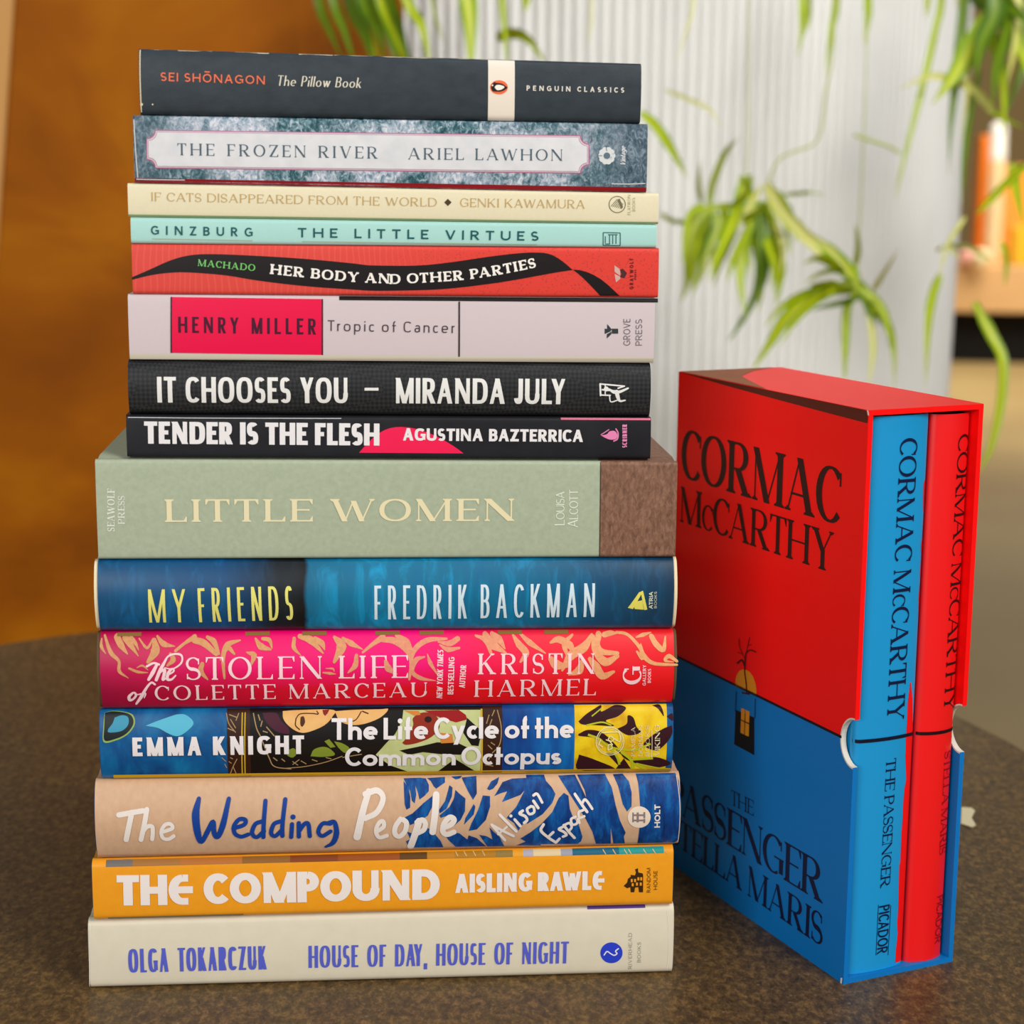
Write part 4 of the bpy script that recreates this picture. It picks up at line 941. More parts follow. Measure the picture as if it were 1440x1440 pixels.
one(b, 'edge_stripes', [lambda p, xs=xs: [p.brush([(x, 1194 + (945 - x) * .012), (x + 4, 1200 + (945 - x) * .012)], 1.2, cap=False) for x in xs] for xs in ((640, 652, 665, 678), (848, 862, 878, 884, 905, 918, 934))], M('#cfb07a', .4), .0002)
HVY = ST(.29, .23, track=.035, sq=2, space=.16, kern=.3)
lettering(b.s, 'title_lettering', [('THє', (165, 1272.6), (272, 1271.3), 42.5, HVY), ('COMPOUND', (287, 1270.8), (618.5, 1264), 43, HVY)], M('#ece2dc', .4), b.root)
lettering(b.s, 'author_lettering', [('AISLING RAWLє', (640, 1254.8), (849.5, 1250.2), 26.5, ST(.27, .22, track=.05, sq=2.2, space=.22))], M('#ece2dc', .4), b.root)
c = crop(520, 1120, 3)
one(b, 'publisher_logo', lambda p: (p.px(c((1070, 375), (1085, 360), (1088, 345), (1100, 335), (1100, 328), (1118, 330), (1122, 318), (1118, 305), (1130, 300), (1132, 318), (1150, 322), (1152, 328), (1152, 402), (1135, 402), (1132, 380), (1118, 382), (1115, 402), (1100, 402), (1098, 380), (1085, 385)))), M('#3a2410', .4))
one(b, 'logo_windows', lambda p: [p.px(c((x, y), (x + 8, y), (x + 8, y + 13), (x, y + 13))) for x, y in ((1100, 345), (1114, 345), (1128, 338), (1140, 338), (1122, 360), (1138, 360), (1104, 363))], M('#eb9c20', .4), .0002)
lettering(b.s, 'publisher_lettering', [('RANDOM', (914.5, 1254), (914.5, 1219.5), 5.2, ST(.14, .12, track=.15)), ('HOUSE', (924, 1250), (924, 1223.5), 5.2, ST(.14, .12, track=.15))], M('#4a2c10', .4), b.root)

# ---- 14  cream hardcover at the bottom
t = NT('cream_jacket', .38, .5); t.col(t.mix(t.noise(160, 4, t.coord()), '#d5cdb6', '#e0d8c3'))
b = book(14, 'cream hardcover with violet-blue capitals, at the bottom of the tall stack', (126, 1344), (946, 1321), .160, t.m, r=.0028, bulge=.0012, th=.0005, hard=True, cover_name='dust_jacket', case=(M('#d9d2bf', .5), .0003))
VB = M('#5660c8', .42)
OL = ST(.14, .09, track=.075, sq=2.5, space=.3)
lettering(b.s, 'author_lettering', [('OLGA TOKARCZUK', (181.5, 1366.2), (375.3, 1361.6), 33.5, OL)], VB, b.root)
lettering(b.s, 'title_lettering', [('HOUSE OF DAY, HOUSE OF NIGHT', (434, 1359.6), (798.8, 1353.2), 31.3, OL)], VB, b.root)
one(b, 'publisher_logo', lambda p: p.disc(859.3, 1338.3, 15.6, 15), M('#2a41c8', .4))
one(b, 'logo_mark', lambda p: p.brush([(849, 1341), (853, 1336), (858, 1339), (863, 1341.5), (867, 1339), (865, 1335.5), (869, 1332)], 1.8), M('#dfe0ec', .4), .0003)
lettering(b.s, 'publisher_lettering', [('RIVERHEAD', (888, 1361.5), (888, 1310), 4.8, ST(.12, .06, .04, .3)), ('BOOKS', (900.5, 1352), (900.5, 1323), 4.8, ST(.12, .06, .04, .3))], M('#6e6d58', .4), b.root)
bands(b, 'front_cover_edge', [(M('#5a3f8a', .5), .955, .999, 835, 920)], .0001)
one(b, 'jacket_edge_wear', lambda p: (p.brush([(128, 1300), (126.8, 1340), (126.2, 1388)], .9, cap=False), p.brush([(938, 1280), (940, 1320), (938, 1365)], .7, cap=False)), M('#efe9da', .7), .0002)
# ------------------------------------------------------------ boxed set
SO = Vector((.1390, .6977, 0)); SYAW = .4278
SA = Vector((math.cos(SYAW), math.sin(SYAW), 0)); SB = Vector((-SA.y, SA.x, 0))
SW, SD, SH, TH = .0559, .1495, .24, .0022
box = empty('slipcase', SO + SA * SW / 2 + SB * SD / 2, 'red over blue slipcase standing open on the table beside the stack', 'slipcase')
left = Surf(SO, -SB, EZ)                        # outside of the left panel; u grows towards the opening
LU = lambda px, py: left.uv(px, py)
vdiv = LU(1178, 1033.7).y                       # height of the printed red / blue line at the opening
def two_tone(name, rough, coat):
    t = NT(name, rough, .25, coat)
    z = t.sep(t.coord())[2]
    t.col(t.mix(t.math('GREATER_THAN', z, vdiv), '#0573c0', '#fa0a0a')); return t.m
CASE = two_tone('red_over_blue_wrap', .42, 0)
BARE = M('#d9d4ca', .8)
def panel(name, w0, notch_z, nr, nd):
    """side panel between widths w0 and w0+TH, with a thumb notch in its front edge"""
    out = [(0, 0), (SD, 0), (SD, SH), (0, SH)]
    arcp = [(nd * math.sin(PI * k / 16), notch_z + nr * math.cos(PI * k / 16)) for k in range(17)]
    bm = bmesh.new()
    # front part split in three strips so that faces stay convex
    pl = [[(d, z) for d, z in arcp], ]
    pts = [(SD, SH), (0, SH)] + arcp + [(0, 0), (SD, 0)]
    tri = tessellate_polygon([[Vector((d, z, 0)) for d, z in pts]])
    F = [bm.verts.new(SO + SB * d + SA * w0 + EZ * z) for d, z in pts]
    G = [bm.verts.new(SO + SB * d + SA * (w0 + TH) + EZ * z) for d, z in pts]
    for t_ in tri:
        bm.faces.new([F[i] for i in t_]); bm.faces.new([G[i] for i in reversed(t_)])
    n = len(pts)
    for i in range(n):
        j = (i + 1) % n
        if 2 <= i < 2 + 16: continue
        bm.faces.new((F[i], F[j], G[j], G[i]))
    po = from_bm(name, bm, CASE, box)
    bm = bmesh.new()
    e = .00012
    a = [bm.verts.new(SO + SB * d + SA * (w0 - e) + EZ * z) for d, z in arcp]
    c = [bm.verts.new(SO + SB * d + SA * (w0 + TH + e) + EZ * z) for d, z in arcp]
    b1 = [bm.verts.new(SO + SB * (nd + .0007) * math.sin(PI * k / 16) + SA * (w0 - e) + EZ * (notch_z + (nr + .0007) * math.cos(PI * k / 16))) for k in range(17)]
    d1 = [bm.verts.new(SO + SB * (nd + .0007) * math.sin(PI * k / 16) + SA * (w0 + TH + e) + EZ * (notch_z + (nr + .0007) * math.cos(PI * k / 16))) for k in range(17)]
    for i in range(16):
        bm.faces.new((a[i], a[i + 1], c[i + 1], c[i])); bm.faces.new((a[i], b1[i], b1[i + 1], a[i + 1])); bm.faces.new((c[i], c[i + 1], d1[i + 1], d1[i]))
    from_bm('notch_rim', bm, BARE, po)['label'] = 'bare cream card edge of the thumb notch'
nz_ = (LU(1194, 1009).y + LU(1190, 1075).y) / 2; nr_ = (LU(1194, 1009).y - LU(1190, 1075).y) / 2
panel('side_panel', 0, nz_, nr_, .0088)
panel('side_panel', SW - TH, nz_ - .0004, nr_, .0088)
for nm, w0, w1, d0, d1, z0, z1 in (('top_panel', TH, SW - TH, 0, SD, SH - TH, SH), ('bottom_panel', TH, SW - TH, 0, SD, 0, TH), ('back_panel', TH, SW - TH, SD - TH, SD, TH, SH - TH)):
    bm = bmesh.new(); add_box(bm, SO + SA * w0 + SB * d0 + EZ * z0, SA * (w1 - w0), SB * (d1 - d0), EZ * (z1 - z0)); from_bm(nm, bm, CASE, box)
class _L: pass
lf = _L(); lf.s = left; lf.root = box
INK = M('#2a0c0e', .45); INKB = M('#08123a', .45)
SER = ST(.15, .035, .085, .0, sq=2.0, sth=1.0, space=.3)
def vt(pr, s, p0, p1, captop, base, st, small=()):
    """text whose cap height is given by two pixels one above the other"""
    h = (pr.s.uv(*captop) - pr.s.uv(*base)).length
    a, b2 = pr.s.uv(*p0), pr.s.uv(*p1); d = (b2 - a).normalized(); up = Vector((-d.y, d.x))
    q = a + up * h
    # pixel height handled directly in surface units
    set_line(pr, s, a, b2, h, st, small)
def text_uv(pr, s, a, b2, H_, st, small=()): set_line(pr, s, a, b2, H_, st, small)
p = Print(left)
vt(p, 'CORMAC', (958, 671), (1181, 739), (1164.4, 655.5), (1164.4, 735), ST(.185, .045, .075, .02, sth=.9))
vt(p, 'MCCARTHY', (956.5, 733), (1171, 806), (1160.6, 746), (1160.6, 803), ST(.17, .045, .075, .02, sth=.9), ((1,), .7, .0))
p.build('author_lettering', INK, box)
p = Print(left)
vt(p, 'THE', (1028.3, 1131), (1060, 1147.6), (1058.7, 1125.5), (1058.7, 1147), ST(.13, .05, .08, .03))
vt(p, 'PASSENGER', (941.5, 1136), (1157, 1271), (1141.2, 1205), (1141.2, 1261), ST(.18, .045, .075, .01, sth=.9))
vt(p, 'STELLA MARIS', (942.5, 1183), (1156.5, 1332), (1146.4, 1279), (1146.4, 1325), ST(.17, .045, .075, .02, sth=.9))
p.build('title_lettering', INKB, box)
one(lf, 'dividing_line', lambda p: p.poly([(-SD, vdiv - .0006), (-.0086, vdiv - .0006), (-.0086, vdiv + .0006), (-SD, vdiv + .0006)]), M('#100a16', .45))
sv = lambda x, y: (x, y)
one(lf, 'printed_arch', lambda p: p.px([(1034.7, 964.5), (1034.8, 955), (1036.5, 949), (1040, 943.5), (1045, 941.2), (1050, 942), (1055, 945.5), (1059.5, 952), (1062.5, 961), (1064, 970), (1064, 978.5)]), M('#e0921e', .45))
one(lf, 'printed_house', lambda p: (p.px([(1034.7, 998), (1061, 1009), (1061, 1062), (1032.6, 1046.7)])), M('#0d0d12', .45))
one(lf, 'printed_window', lambda p: [p.px(q) for q in ([(1043, 995.5), (1048, 997.5), (1047.5, 1014), (1042.5, 1011.5)], [(1049, 998), (1054.5, 1000.5), (1054, 1016.5), (1048.6, 1014.4)], [(1042.4, 1013), (1047.5, 1015.4), (1047, 1033), (1041.8, 1030)], [(1048.6, 1016), (1054, 1018.5), (1053.4, 1035.8), (1048, 1033.4)])], M('#e0921e', .45), .0002)
one(lf, 'printed_tree', lambda p: [p.brush(q, w, cap=False) for q, w in (([(1051, 975), (1050, 960), (1048, 944), (1049, 925), (1050, 917)], 1.6), ([(1048, 936), (1044, 928), (1037, 933)], 2.4), ([(1049, 928), (1041, 910), (1040, 898)], .9), ([(1049, 924), (1053, 905), (1055, 896)], .9), ([(1050, 918), (1056, 914), (1064, 917)], 1.6), ([(1045, 920), (1038, 917)], .8), ([(1053, 908), (1058, 906)], .8), ([(1044, 974), (1055, 976)], 2.4))], M('#3a0d10', .45), .0003)
one(lf, 'printed_posts', lambda p: (p.brush([(1036, 972), (1034.5, 1000)], 1.6, cap=False), p.brush([(1062.5, 982), (1062, 1010)], 1.4, cap=False)), M('#0c3a78', .45), .0002)
one(lf, 'brown_edge', lambda p: p.poly([(-SD + .002, SH - .0002), (0 - .0004, SH - .0002), (-.0004, SH - .0052), (-.03, SH - .0044), (-.07, SH - .0032), (-.11, SH - .0018)]), M('#5a2014', .6), .00014, 'dark brown upper edge')  # dark brown strip, widening towards the opening
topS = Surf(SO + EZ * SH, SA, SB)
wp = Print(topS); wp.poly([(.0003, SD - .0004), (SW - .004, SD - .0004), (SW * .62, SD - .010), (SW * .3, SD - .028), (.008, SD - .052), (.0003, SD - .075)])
NB = NT('mottled_brown', .6); NB.col(NB.mix(NB.noise(60, 5, NB.coord()), '#7a4a2c', '#a5603c')); wp.build('brown_edge', NB.m, box, .00014, 'brown back of the top')  # mottled brown patch over the rear of the top
one(lf, 'corner_wear', lambda p: (p.brush([(1220.5, 577), (1222, 584)], 2, cap=False), p.brush([(1184, 1375), (1183, 1384)], 2.4, cap=False)), M('#e3ddd5', .8), .0002)

def boxed_book(label, w0, w1, hgt, cover_col, bulge, recess):
    T = w1 - w0; z0 = TH + .0001
    def place(u, q, w): return SO + SA * (w0 + w) + SB * (recess + q) + EZ * (z0 + u)
    root = empty('book', SO + SA * (w0 + w1) / 2 + SB * SD / 2 + EZ * z0, label, 'book', 'books in the slipcase')
    depth = SD - TH - recess - .003
    shell('dust_jacket', place, T, 0, hgt, depth, .0022, bulge, .0005, cover_col, root, .0009)
    pl2 = lambda u, q, w: place(u, q + .0006, w + .0006)
    shell('case_binding', pl2, T - .0012, .0002, hgt - .0002, depth - .0006, .0018, bulge, .0022, M('#2a2422', .6), root, .0009)
    bm = bmesh.new(); q0 = .006
    add_box(bm, place(.003, q0, .0032), EZ * (hgt - .006), SB * (depth - q0 - .004), SA * (T - .0064)); from_bm('page_block', bm, PAGES_W, root)
    o = Book(); o.root = root
    us = [T * k / 14 for k in range(1, 14)] + [.0008, .0015, T - .0008, T - .0015]
    o.s = Surf(SO + SA * w0 + SB * recess + EZ * z0, SA, EZ, lambda u, v: spine_offset(max(0, min(T, u)), T, .0022, bulge), (us, []))
    o.T, o.h = T, hgt
    return o
t = NT('blue_book_jacket', .4, .5, .1); t.col('#0c93d2')
bb = boxed_book('blue hardcover inside the slipcase, nearer the stack', 0.0028, .0324, .2346, t.m, .0018, .0034)
t = NT('red_book_jacket', .4, .5, .1); t.col('#ee0d12')
rb = boxed_book('red hardcover inside the slipcase, on its far side from the stack', .0333, .0530, .2340, t.m, .0028, .0040)
DN = M('#0a1640', .4)
SPN = ST(.15, .05, .07, .03, space=.35)
def down(bk, pr_items, mat, name, label=None):
    p = Print(bk.s)
    for s, p0, p1, cap, small in pr_items:
        a, b2, c = bk.s.uv(*p0), bk.s.uv(*p1), bk.s.uv(*cap)
        b2 = Vector((a.x, b2.y)); h = abs(c.x - a.x)
        text_uv(p, s, a, b2, h, SPN if 'PIC' not in s else ST(.14, .11, 0, .06), small)
    return p.build(name, mat, bk.root, .00022, label)
down(bb, [('CORMAC MCCARTHY', (1262, 616), (1242, 1013), (1287.5, 616), ((8,), .72, 0))], DN, 'author_lettering')
down(bb, [('THE PASSENGER', (1242.5, 1066), (1233, 1247), (1256.5, 1066), ())], DN, 'title_lettering')
down(bb, [('PICADOR', (1232.5, 1272), (1229, 1340), (1247.5, 1272), ())], DN, 'publisher_lettering')
one(bb, 'publisher_frame', lambda p: (p.brush([(1231.5, 1270), (1228, 1341)], .8, cap=False), p.brush([(1249.5, 1271), (1245.5, 1341)], .8, cap=False)), DN)
one(bb, 'spine_rule', lambda p: p.poly([(0, bb.s.uv(1219, 1040.5).y - .00075), (bb.T, bb.s.uv(1219, 1040.5).y - .00075), (bb.T, bb.s.uv(1219, 1040.5).y + .00075), (0, bb.s.uv(1219, 1040.5).y + .00075)]), M('#0a0f28', .4), .0003)
REDP = M('#ee0d12', .4)
c1_, c2_, c3_, c4_ = crop(1150, 590, 5.76), crop(1150, 820, 5.76), crop(1150, 1050, 5.76), crop(1150, 1200, 5.76)
def redstrip(p):
    R = bb.T - .0004
    def edge(pts):
        q = [bb.s.uv(*x) for x in pts]
        q = [Vector((min(a.x, R), a.y)) for a in q]
        p.poly([(a.x, a.y) for a in q] + [(R, q[-1].y), (R, q[0].y)])
    edge(c1_((885, 430), (875, 470), (850, 515), (848, 620), (850, 720), (862, 770), (850, 860), (845, 960), (830, 1010), (835, 1120), (826, 1250), (832, 1300), (824, 1382)))
    edge(c2_((824, 5), (812, 120), (822, 370), (850, 400)))
    a = c2_((735, 800), (728, 870), (715, 960), (712, 1060), (705, 1180), (700, 1290), (698, 1380)) + c3_((695, 60), (703, 190), (706, 260), (690, 330), (680, 440), (675, 560), (665, 700), (655, 960)) + c4_((648, 60), (642, 300), (638, 460), (630, 560), (636, 640), (618, 800), (612, 960))
    q = [bb.s.uv(*x) for x in a]
    q = [Vector((v.x, max(v.y, .0012))) for v in q]
    q2 = [bb.s.uv(*x) for x in c2_((744, 800), (760, 930), (765, 1080), (775, 1200))]
    p.poly([(v.x, v.y) for v in q] + [(R, q[-1].y), (R, q2[-1].y)] + [(v.x, v.y) for v in reversed(q2)])
one(bb, 'red_jacket_wrap', redstrip, REDP, .00012, 'ragged red strip along the spine edge')
DR = M('#4a0a10', .4)
down(rb, [('CORMAC MCCARTHY', (1342, 610), (1321, 1000), (1362, 610), ((8,), .72, 0))], M('#2c0a10', .4), 'author_lettering')
down(rb, [('STELLA MARIS', (1323.5, 1055), (1316.7, 1200), (1335.3, 1055), ())], M('#8c0c12', .4), 'title_lettering', 'dark red lettering')
down(rb, [('PICADOR', (1313, 1258), (1309, 1325), (1324, 1258), ())], M('#8c0c12', .4), 'publisher_lettering', 'dark red lettering')
one(rb, 'spine_rule', lambda p: p.poly([(0, rb.s.uv(1310, 1028).y - .0007), (rb.T, rb.s.uv(1310, 1028).y - .0007), (rb.T, rb.s.uv(1310, 1028).y + .0007), (0, rb.s.uv(1310, 1028).y + .0007)]), M('#1a0610', .4), .0003)

# ------------------------------------------------------------------- table
TC = Vector((-.101, .909, 0)); TR = .42
t = NT('dark_brown_tabletop', .48, .3)
v = t.coord((1, 1, 1))
g = t.noise(420, 6, t.coord((.8, .5, 1)), .75, .3); n = t.noise(7, 3, v); sp_ = t.n('ShaderNodeTexVoronoi'); sp_.inputs['Scale'].default_value = 130; t.l(v, sp_.inputs['Vector'])
base = t.ramp(g, [(.3, '#2c2010'), (.5, '#584326'), (.72, '#8c6c3c')])
t.col(t.mix(t.ramp(sp_.outputs['Distance'], [(.05, (.55, .55, .55, 1)), (.11, (0, 0, 0, 1))]), base, '#8d7a5c'))
t.b.inputs['Roughness'].default_value = .42; t.bump(g, .25, .0005)
tab = empty('round_table', TC + Vector((0, 0, -.742)), 'round dark brown table carrying the book stack and slipcase', 'table')
bm = bmesh.new(); lathe(bm, [(TR - .006, -.026), (TR - .001, -.022), (TR, -.013), (TR - .001, -.004), (TR - .006, 0)], TC, 128); from_bm('tabletop', bm, t.m, tab)
IRON = M('#1c1b1a', .5)
bm = bmesh.new(); lathe(bm, [(.11, -.034), (.11, -.0262)], TC, 40); lathe(bm, [(.035, -.72), (.035, -.0345)], TC, 32); from_bm('pedestal', bm, IRON, tab)
bm = bmesh.new(); lathe(bm, [(.25, -.7418), (.25, -.734), (.06, -.7205)], TC, 48); from_bm('foot_plate', bm, IRON, tab)
# pale paper strip lying behind the slipcase
q = [on_z(*p_, 0) for p_ in ((1351, 1160), (1366, 1165), (1372, 1162), (1366, 1152), (1371, 1142), (1366, 1138), (1352, 1137))]
bm = bmesh.new(); lo_ = [bm.verts.new(a + Vector((0, 0, .0003))) for a in q]; hi_ = [bm.verts.new(a + Vector((0, 0, .0009))) for a in q]
bm.faces.new(hi_); bm.faces.new(lo_[::-1])
for i in range(len(q)): j = (i + 1) % len(q); bm.faces.new((lo_[i], lo_[j], hi_[j], hi_[i]))
o = from_bm('paper_scrap', bm, M('#d8cda6', .7)); o['label'] = 'small notched cream paper scrap on the table behind the slipcase'; o['category'] = 'paper'

# ------------------------------------------------------------------- floor
t = NT('tan_floor', .55, .35)
f = t.noise(.6, 3, t.coord((1, 1, 1))); t.col(t.ramp(f, [(.3, '#8d7449'), (.7, '#b09763')]))
bm = bmesh.new(); add_box(bm, Vector((-9, -3, -.842)), Vector((22, 0, 0)), Vector((0, 19, 0)), Vector((0, 0, .1))); o = from_bm('floor', bm, t.m); o['kind'] = 'structure'
t = NT('warm_wall', .8, .2); t.col(t.mix(t.noise(.8, 2, t.coord()), '#6b5a3c', '#8a744c'))
bm = bmesh.new(); add_box(bm, Vector((-9, 14, -.742)), Vector((22, 0, 0)), Vector((0, .1, 0)), Vector((0, 0, 3.8))); o = from_bm('wall_back', bm, t.m); o['kind'] = 'structure'
for nm, wx in (('wall_left', -9.1), ('wall_right', 13)):
    bm = bmesh.new(); add_box(bm, Vector((wx, -3, -.742)), Vector((.1, 0, 0)), Vector((0, 17, 0)), Vector((0, 0, 3.8))); o = from_bm(nm, bm, t.m); o['kind'] = 'structure'

# ------------------------------------------------- wooden panel on the left
t = NT('orange_brown_wood', .55, .1)
v = t.coord((1, 1, 1)); n = t.noise(3.2, 4, t.coord((1, 1, 1.4)), .55, .5); g = t.noise(9, 5, t.coord((.6, 1, 3.2)), .6, .6)
t.col(t.mix(t.math('MULTIPLY', g, .55), t.ramp(n, [(.3, '#6e3400'), (.5, '#985200'), (.7, '#b87404')]), '#864a00'))
wp_ = empty('wooden_panel', Vector((-.3, 1.975, -.742)), 'orange-brown wood-grain panel standing behind the table at the left', 'panel')
yb = 1.96
x0t, x0b, x1 = at(19, 0, yb).x, at(-42, 900, yb).x, at(566, 60, yb).x
zt_, zb_ = .72, -.742
def xl(z): 
    za, zc = at(19, 0, yb).z, at(-42, 900, yb).z
    return x0t + (x0b - x0t) * (z - za) / (zc - za)
bm = bmesh.new()
cs = [Vector((xl(zb_), yb, zb_)), Vector((x1, yb, zb_)), Vector((x1, yb, zt_)), Vector((xl(zt_), yb, zt_))]
A = [bm.verts.new(c_) for c_ in cs]; Bk = [bm.verts.new(c_ + Vector((0, .03, 0))) for c_ in cs]
bm.faces.new(A); bm.faces.new(Bk[::-1])
for i in range(4): bm.faces.new((A[i], A[(i + 1) % 4], Bk[(i + 1) % 4], Bk[i]))
bevel(bm, .004); from_bm('board', bm, t.m, wp_)
bm = bmesh.new()
e0 = [Vector((xl(zb_) - .035, yb + .004, zb_)), Vector((xl(zb_) - .0002, yb + .004, zb_)), Vector((xl(zt_) - .0002, yb + .004, zt_)), Vector((xl(zt_) - .035, yb + .004, zt_))]
A = [bm.verts.new(c_) for c_ in e0]; Bk = [bm.verts.new(c_ + Vector((0, .03, 0))) for c_ in e0]
bm.faces.new(A); bm.faces.new(Bk[::-1])
for i in range(4): bm.faces.new((A[i], A[(i + 1) % 4], Bk[(i + 1) % 4], Bk[i]))
from_bm('edge_strip', bm, M('#c4904e', .5), wp_)['label'] = 'lighter tan edge strip'

# ------------------------------------------------------------ fluted planter
PC = at(800, 245, 2.6); PC = Vector((PC.x, PC.y, -.742)); PR = .548; PHT = 1.49
t = NT('white_fluted_plaster', .6, .35); t.col(t.mix(t.noise(12, 3, t.coord()), '#d8d7d3', '#e4e3df'))
pl = empty('fluted_planter', PC.copy(), 'big round white fluted planter behind the table', 'planter')
bm = bmesh.new(); NF = 236; prof = []
for k in range(NF):
    for j in range(6):
        a = 2 * PI * (k + j / 6) / NF
        r = PR - .009 + .009 * math.sin(PI * j / 6) ** .55
        prof.append((r * math.cos(a), r * math.sin(a)))
lo_ = [bm.verts.new(PC + Vector((x * .97, y * .97, 0))) for x, y in prof]; hi_ = [bm.verts.new(PC + Vector((x, y, PHT))) for x, y in prof]
inn = [bm.verts.new(PC + Vector((x * .93, y * .93, PHT))) for x, y in prof]; ind = [bm.verts.new(PC + Vector((x * .92, y * .92, PHT - .06))) for x, y in prof]
n = len(prof)
for i in range(n):
    j = (i + 1) % n
    for a, c_ in ((lo_, hi_), (hi_, inn), (inn, ind)): bm.faces.new((a[i], a[j], c_[j], c_[i]))
bm.faces.new(lo_[::-1])
from_bm('fluted_body', bm, t.m, pl, recalc=False)
bm = bmesh.new(); lathe(bm, [(PR * .90, PHT - .1), (PR * .90, PHT - .05)], PC, 48)
from_bm('soil', bm, M('#2b1d12', .95), pl)

# -------------------------------------------------------------- spider plants
def leaf_mat(name, c1, c2, c3):
    t = NT(name, .42, .4)
    uv = t.n('ShaderNodeUVMap'); x = t.sep(uv.outputs[0])[0]
    d = t.math('ABSOLUTE', t.math('SUBTRACT', x, .5))
    n = t.noise(30, 2, t.coord())
    t.col(t.mix(t.ramp(d, [(.10, (1, 1, 1, 1)), (.24, (0, 0, 0, 1))]), t.mix(n, c1, c2), c3))
    t.b.inputs['Subsurface Weight'].default_value = 0
    # thin leaf: part of the light passes through
    tr = t.n('ShaderNodeBsdfTranslucent'); mx = t.n('ShaderNodeMixShader'); mx.inputs[0].default_value = .22
    tr.inputs[0].default_value = lin(c3)
    out = [x_ for x_ in t.t.nodes if x_.type == 'OUTPUT_MATERIAL'][0]
    t.l(t.b.outputs[0], mx.inputs[1]); t.l(tr.outputs[0], mx.inputs[2]); t.l(mx.outputs[0], out.inputs[0])
    return t.m
LF = leaf_mat('spider_leaf', '#668c00', '#93aa00', '#b4bc10')
LD = leaf_mat('dark_spider_leaf', '#345404', '#527404', '#6c8606')
LP = leaf_mat('pale_spider_leaf', '#a3b030', '#c0bc54', '#d6d284')
STEM = M('#9aa63c', .5)
def add_leaf(bm, uvl, pts, w, y, twist=0, dy=0.0):
    """blade along pixel points standing at depth y (dy: how far the tip comes forward), w px wide"""
    P = catmull(pts, 6); n = len(P); sc = y / FPX
    P3 = [at(p.x, p.y, y - dy * (i / (n - 1)) ** 1.5) for i, p in enumerate(P)]
    rows = []
    for i in range(n):
        t_ = i / (n - 1)
        d = (P3[min(i + 1, n - 1)] - P3[max(i - 1, 0)]).normalized()
        side = d.cross(Vector((0, -1, 0)))
        if side.length < .2: side = Vector((1, 0, 0))
        side.normalize(); tw = twist * math.sin(t_ * 3 + pts[0][0])
        fr = side.cross(d).normalized()
        side = (side * math.cos(tw) + fr * math.sin(tw)).normalized()
        ww = w * 1.0 * sc / 2 * (min(1, .55 + t_ * 3) if t_ < .15 else 1) * max(.06, 1 - max(0, (t_ - .45) / .55) ** 1.6)
        f2 = side.cross(d).normalized() * ww * .45
        rows.append([bm.verts.new(P3[i] - side * ww + f2), bm.verts.new(P3[i]), bm.verts.new(P3[i] + side * ww + f2)])
    for i in range(n - 1):
        for j in (0, 1):
            f = bm.faces.new((rows[i][j], rows[i][j + 1], rows[i + 1][j + 1], rows[i + 1][j])); f.smooth = True
            for lp, (uu, vv) in zip(f.loops, ((j / 2, i / n), (j / 2 + .5, i / n), (j / 2 + .5, (i + 1) / n), (j / 2, (i + 1) / n))): lp[uvl].uv = (uu, vv)
def add_stem(bm, pts, w, y):
    P = [at(p.x, p.y, y) for p in catmull(pts, 5)]; r = w * y / FPX / 2; rings = []
    for i, p in enumerate(P):
        d = (P[min(i + 1, len(P) - 1)] - P[max(i - 1, 0)]).normalized(); a = d.orthogonal().normalized(); c_ = d.cross(a)
        rings.append([bm.verts.new(p + (a * math.cos(k * PI / 3) + c_ * math.sin(k * PI / 3)) * r) for k in range(6)])
    for a, c_ in zip(rings, rings[1:]):
        for k in range(6): bm.faces.new((a[k], a[(k + 1) % 6], c_[(k + 1) % 6], c_[k]))
    bm.faces.new(rings[0][::-1]); bm.faces.new(rings[-1])
def add_tube(bm, P, r):
    P = catmull(P, 5); rings = []
    for i, p in enumerate(P):
        d = (P[min(i + 1, len(P) - 1)] - P[max(i - 1, 0)]).normalized(); a = d.orthogonal().normalized(); c_ = d.cross(a)
        rings.append([bm.verts.new(p + (a * math.cos(k * PI / 3) + c_ * math.sin(k * PI / 3)) * r) for k in range(6)])
    for a, c_ in zip(rings, rings[1:]):
        for k in range(6): bm.faces.new((a[k], a[(k + 1) % 6], c_[(k + 1) % 6], c_[k]))
    bm.faces.new(rings[0][::-1]); bm.faces.new(rings[-1])
def plant(label, y, base, groups, stems):
    bx = at(*base, y)
    top = at(base[0], -118, y); d_ = Vector((top.x - PC.x, top.y - PC.y, 0)).normalized()
    rim = PC + d_ * (PR + .012); rim.z = PC.z + PHT + .03
    soil = PC + d_ * (PR * .82); soil.z = PC.z + PHT - .044
    root = empty('spider_plant', bx, label, 'plant', 'spider plants hanging over the planter')
    for nm, mat, leaves in groups:
        bm = bmesh.new(); uvl = bm.loops.layers.uv.new('UVMap')
        for k, lf_ in enumerate(leaves):
            pts, w = lf_[0], lf_[1]
            add_leaf(bm, uvl, pts, w, y + (k % 5 - 2) * .012, .35, .05 + .03 * (k % 3))
        from_bm(nm, bm, mat, root, recalc=False)
    for pts, w in stems:
        bm = bmesh.new(); add_stem(bm, pts, w, y + .02); from_bm('stem', bm, STEM, root)
    bm = bmesh.new(); inr = PC + d_ * (PR * .89); inr.z = PC.z + PHT + .02
    add_tube(bm, [top + Vector((0, 0, -.02)), top + Vector((0, .01, .06)), (top + rim) / 2 + Vector((0, 0, .07)), rim, inr, soil], .0035); from_bm('stem', bm, STEM, root)
YP = 1.88
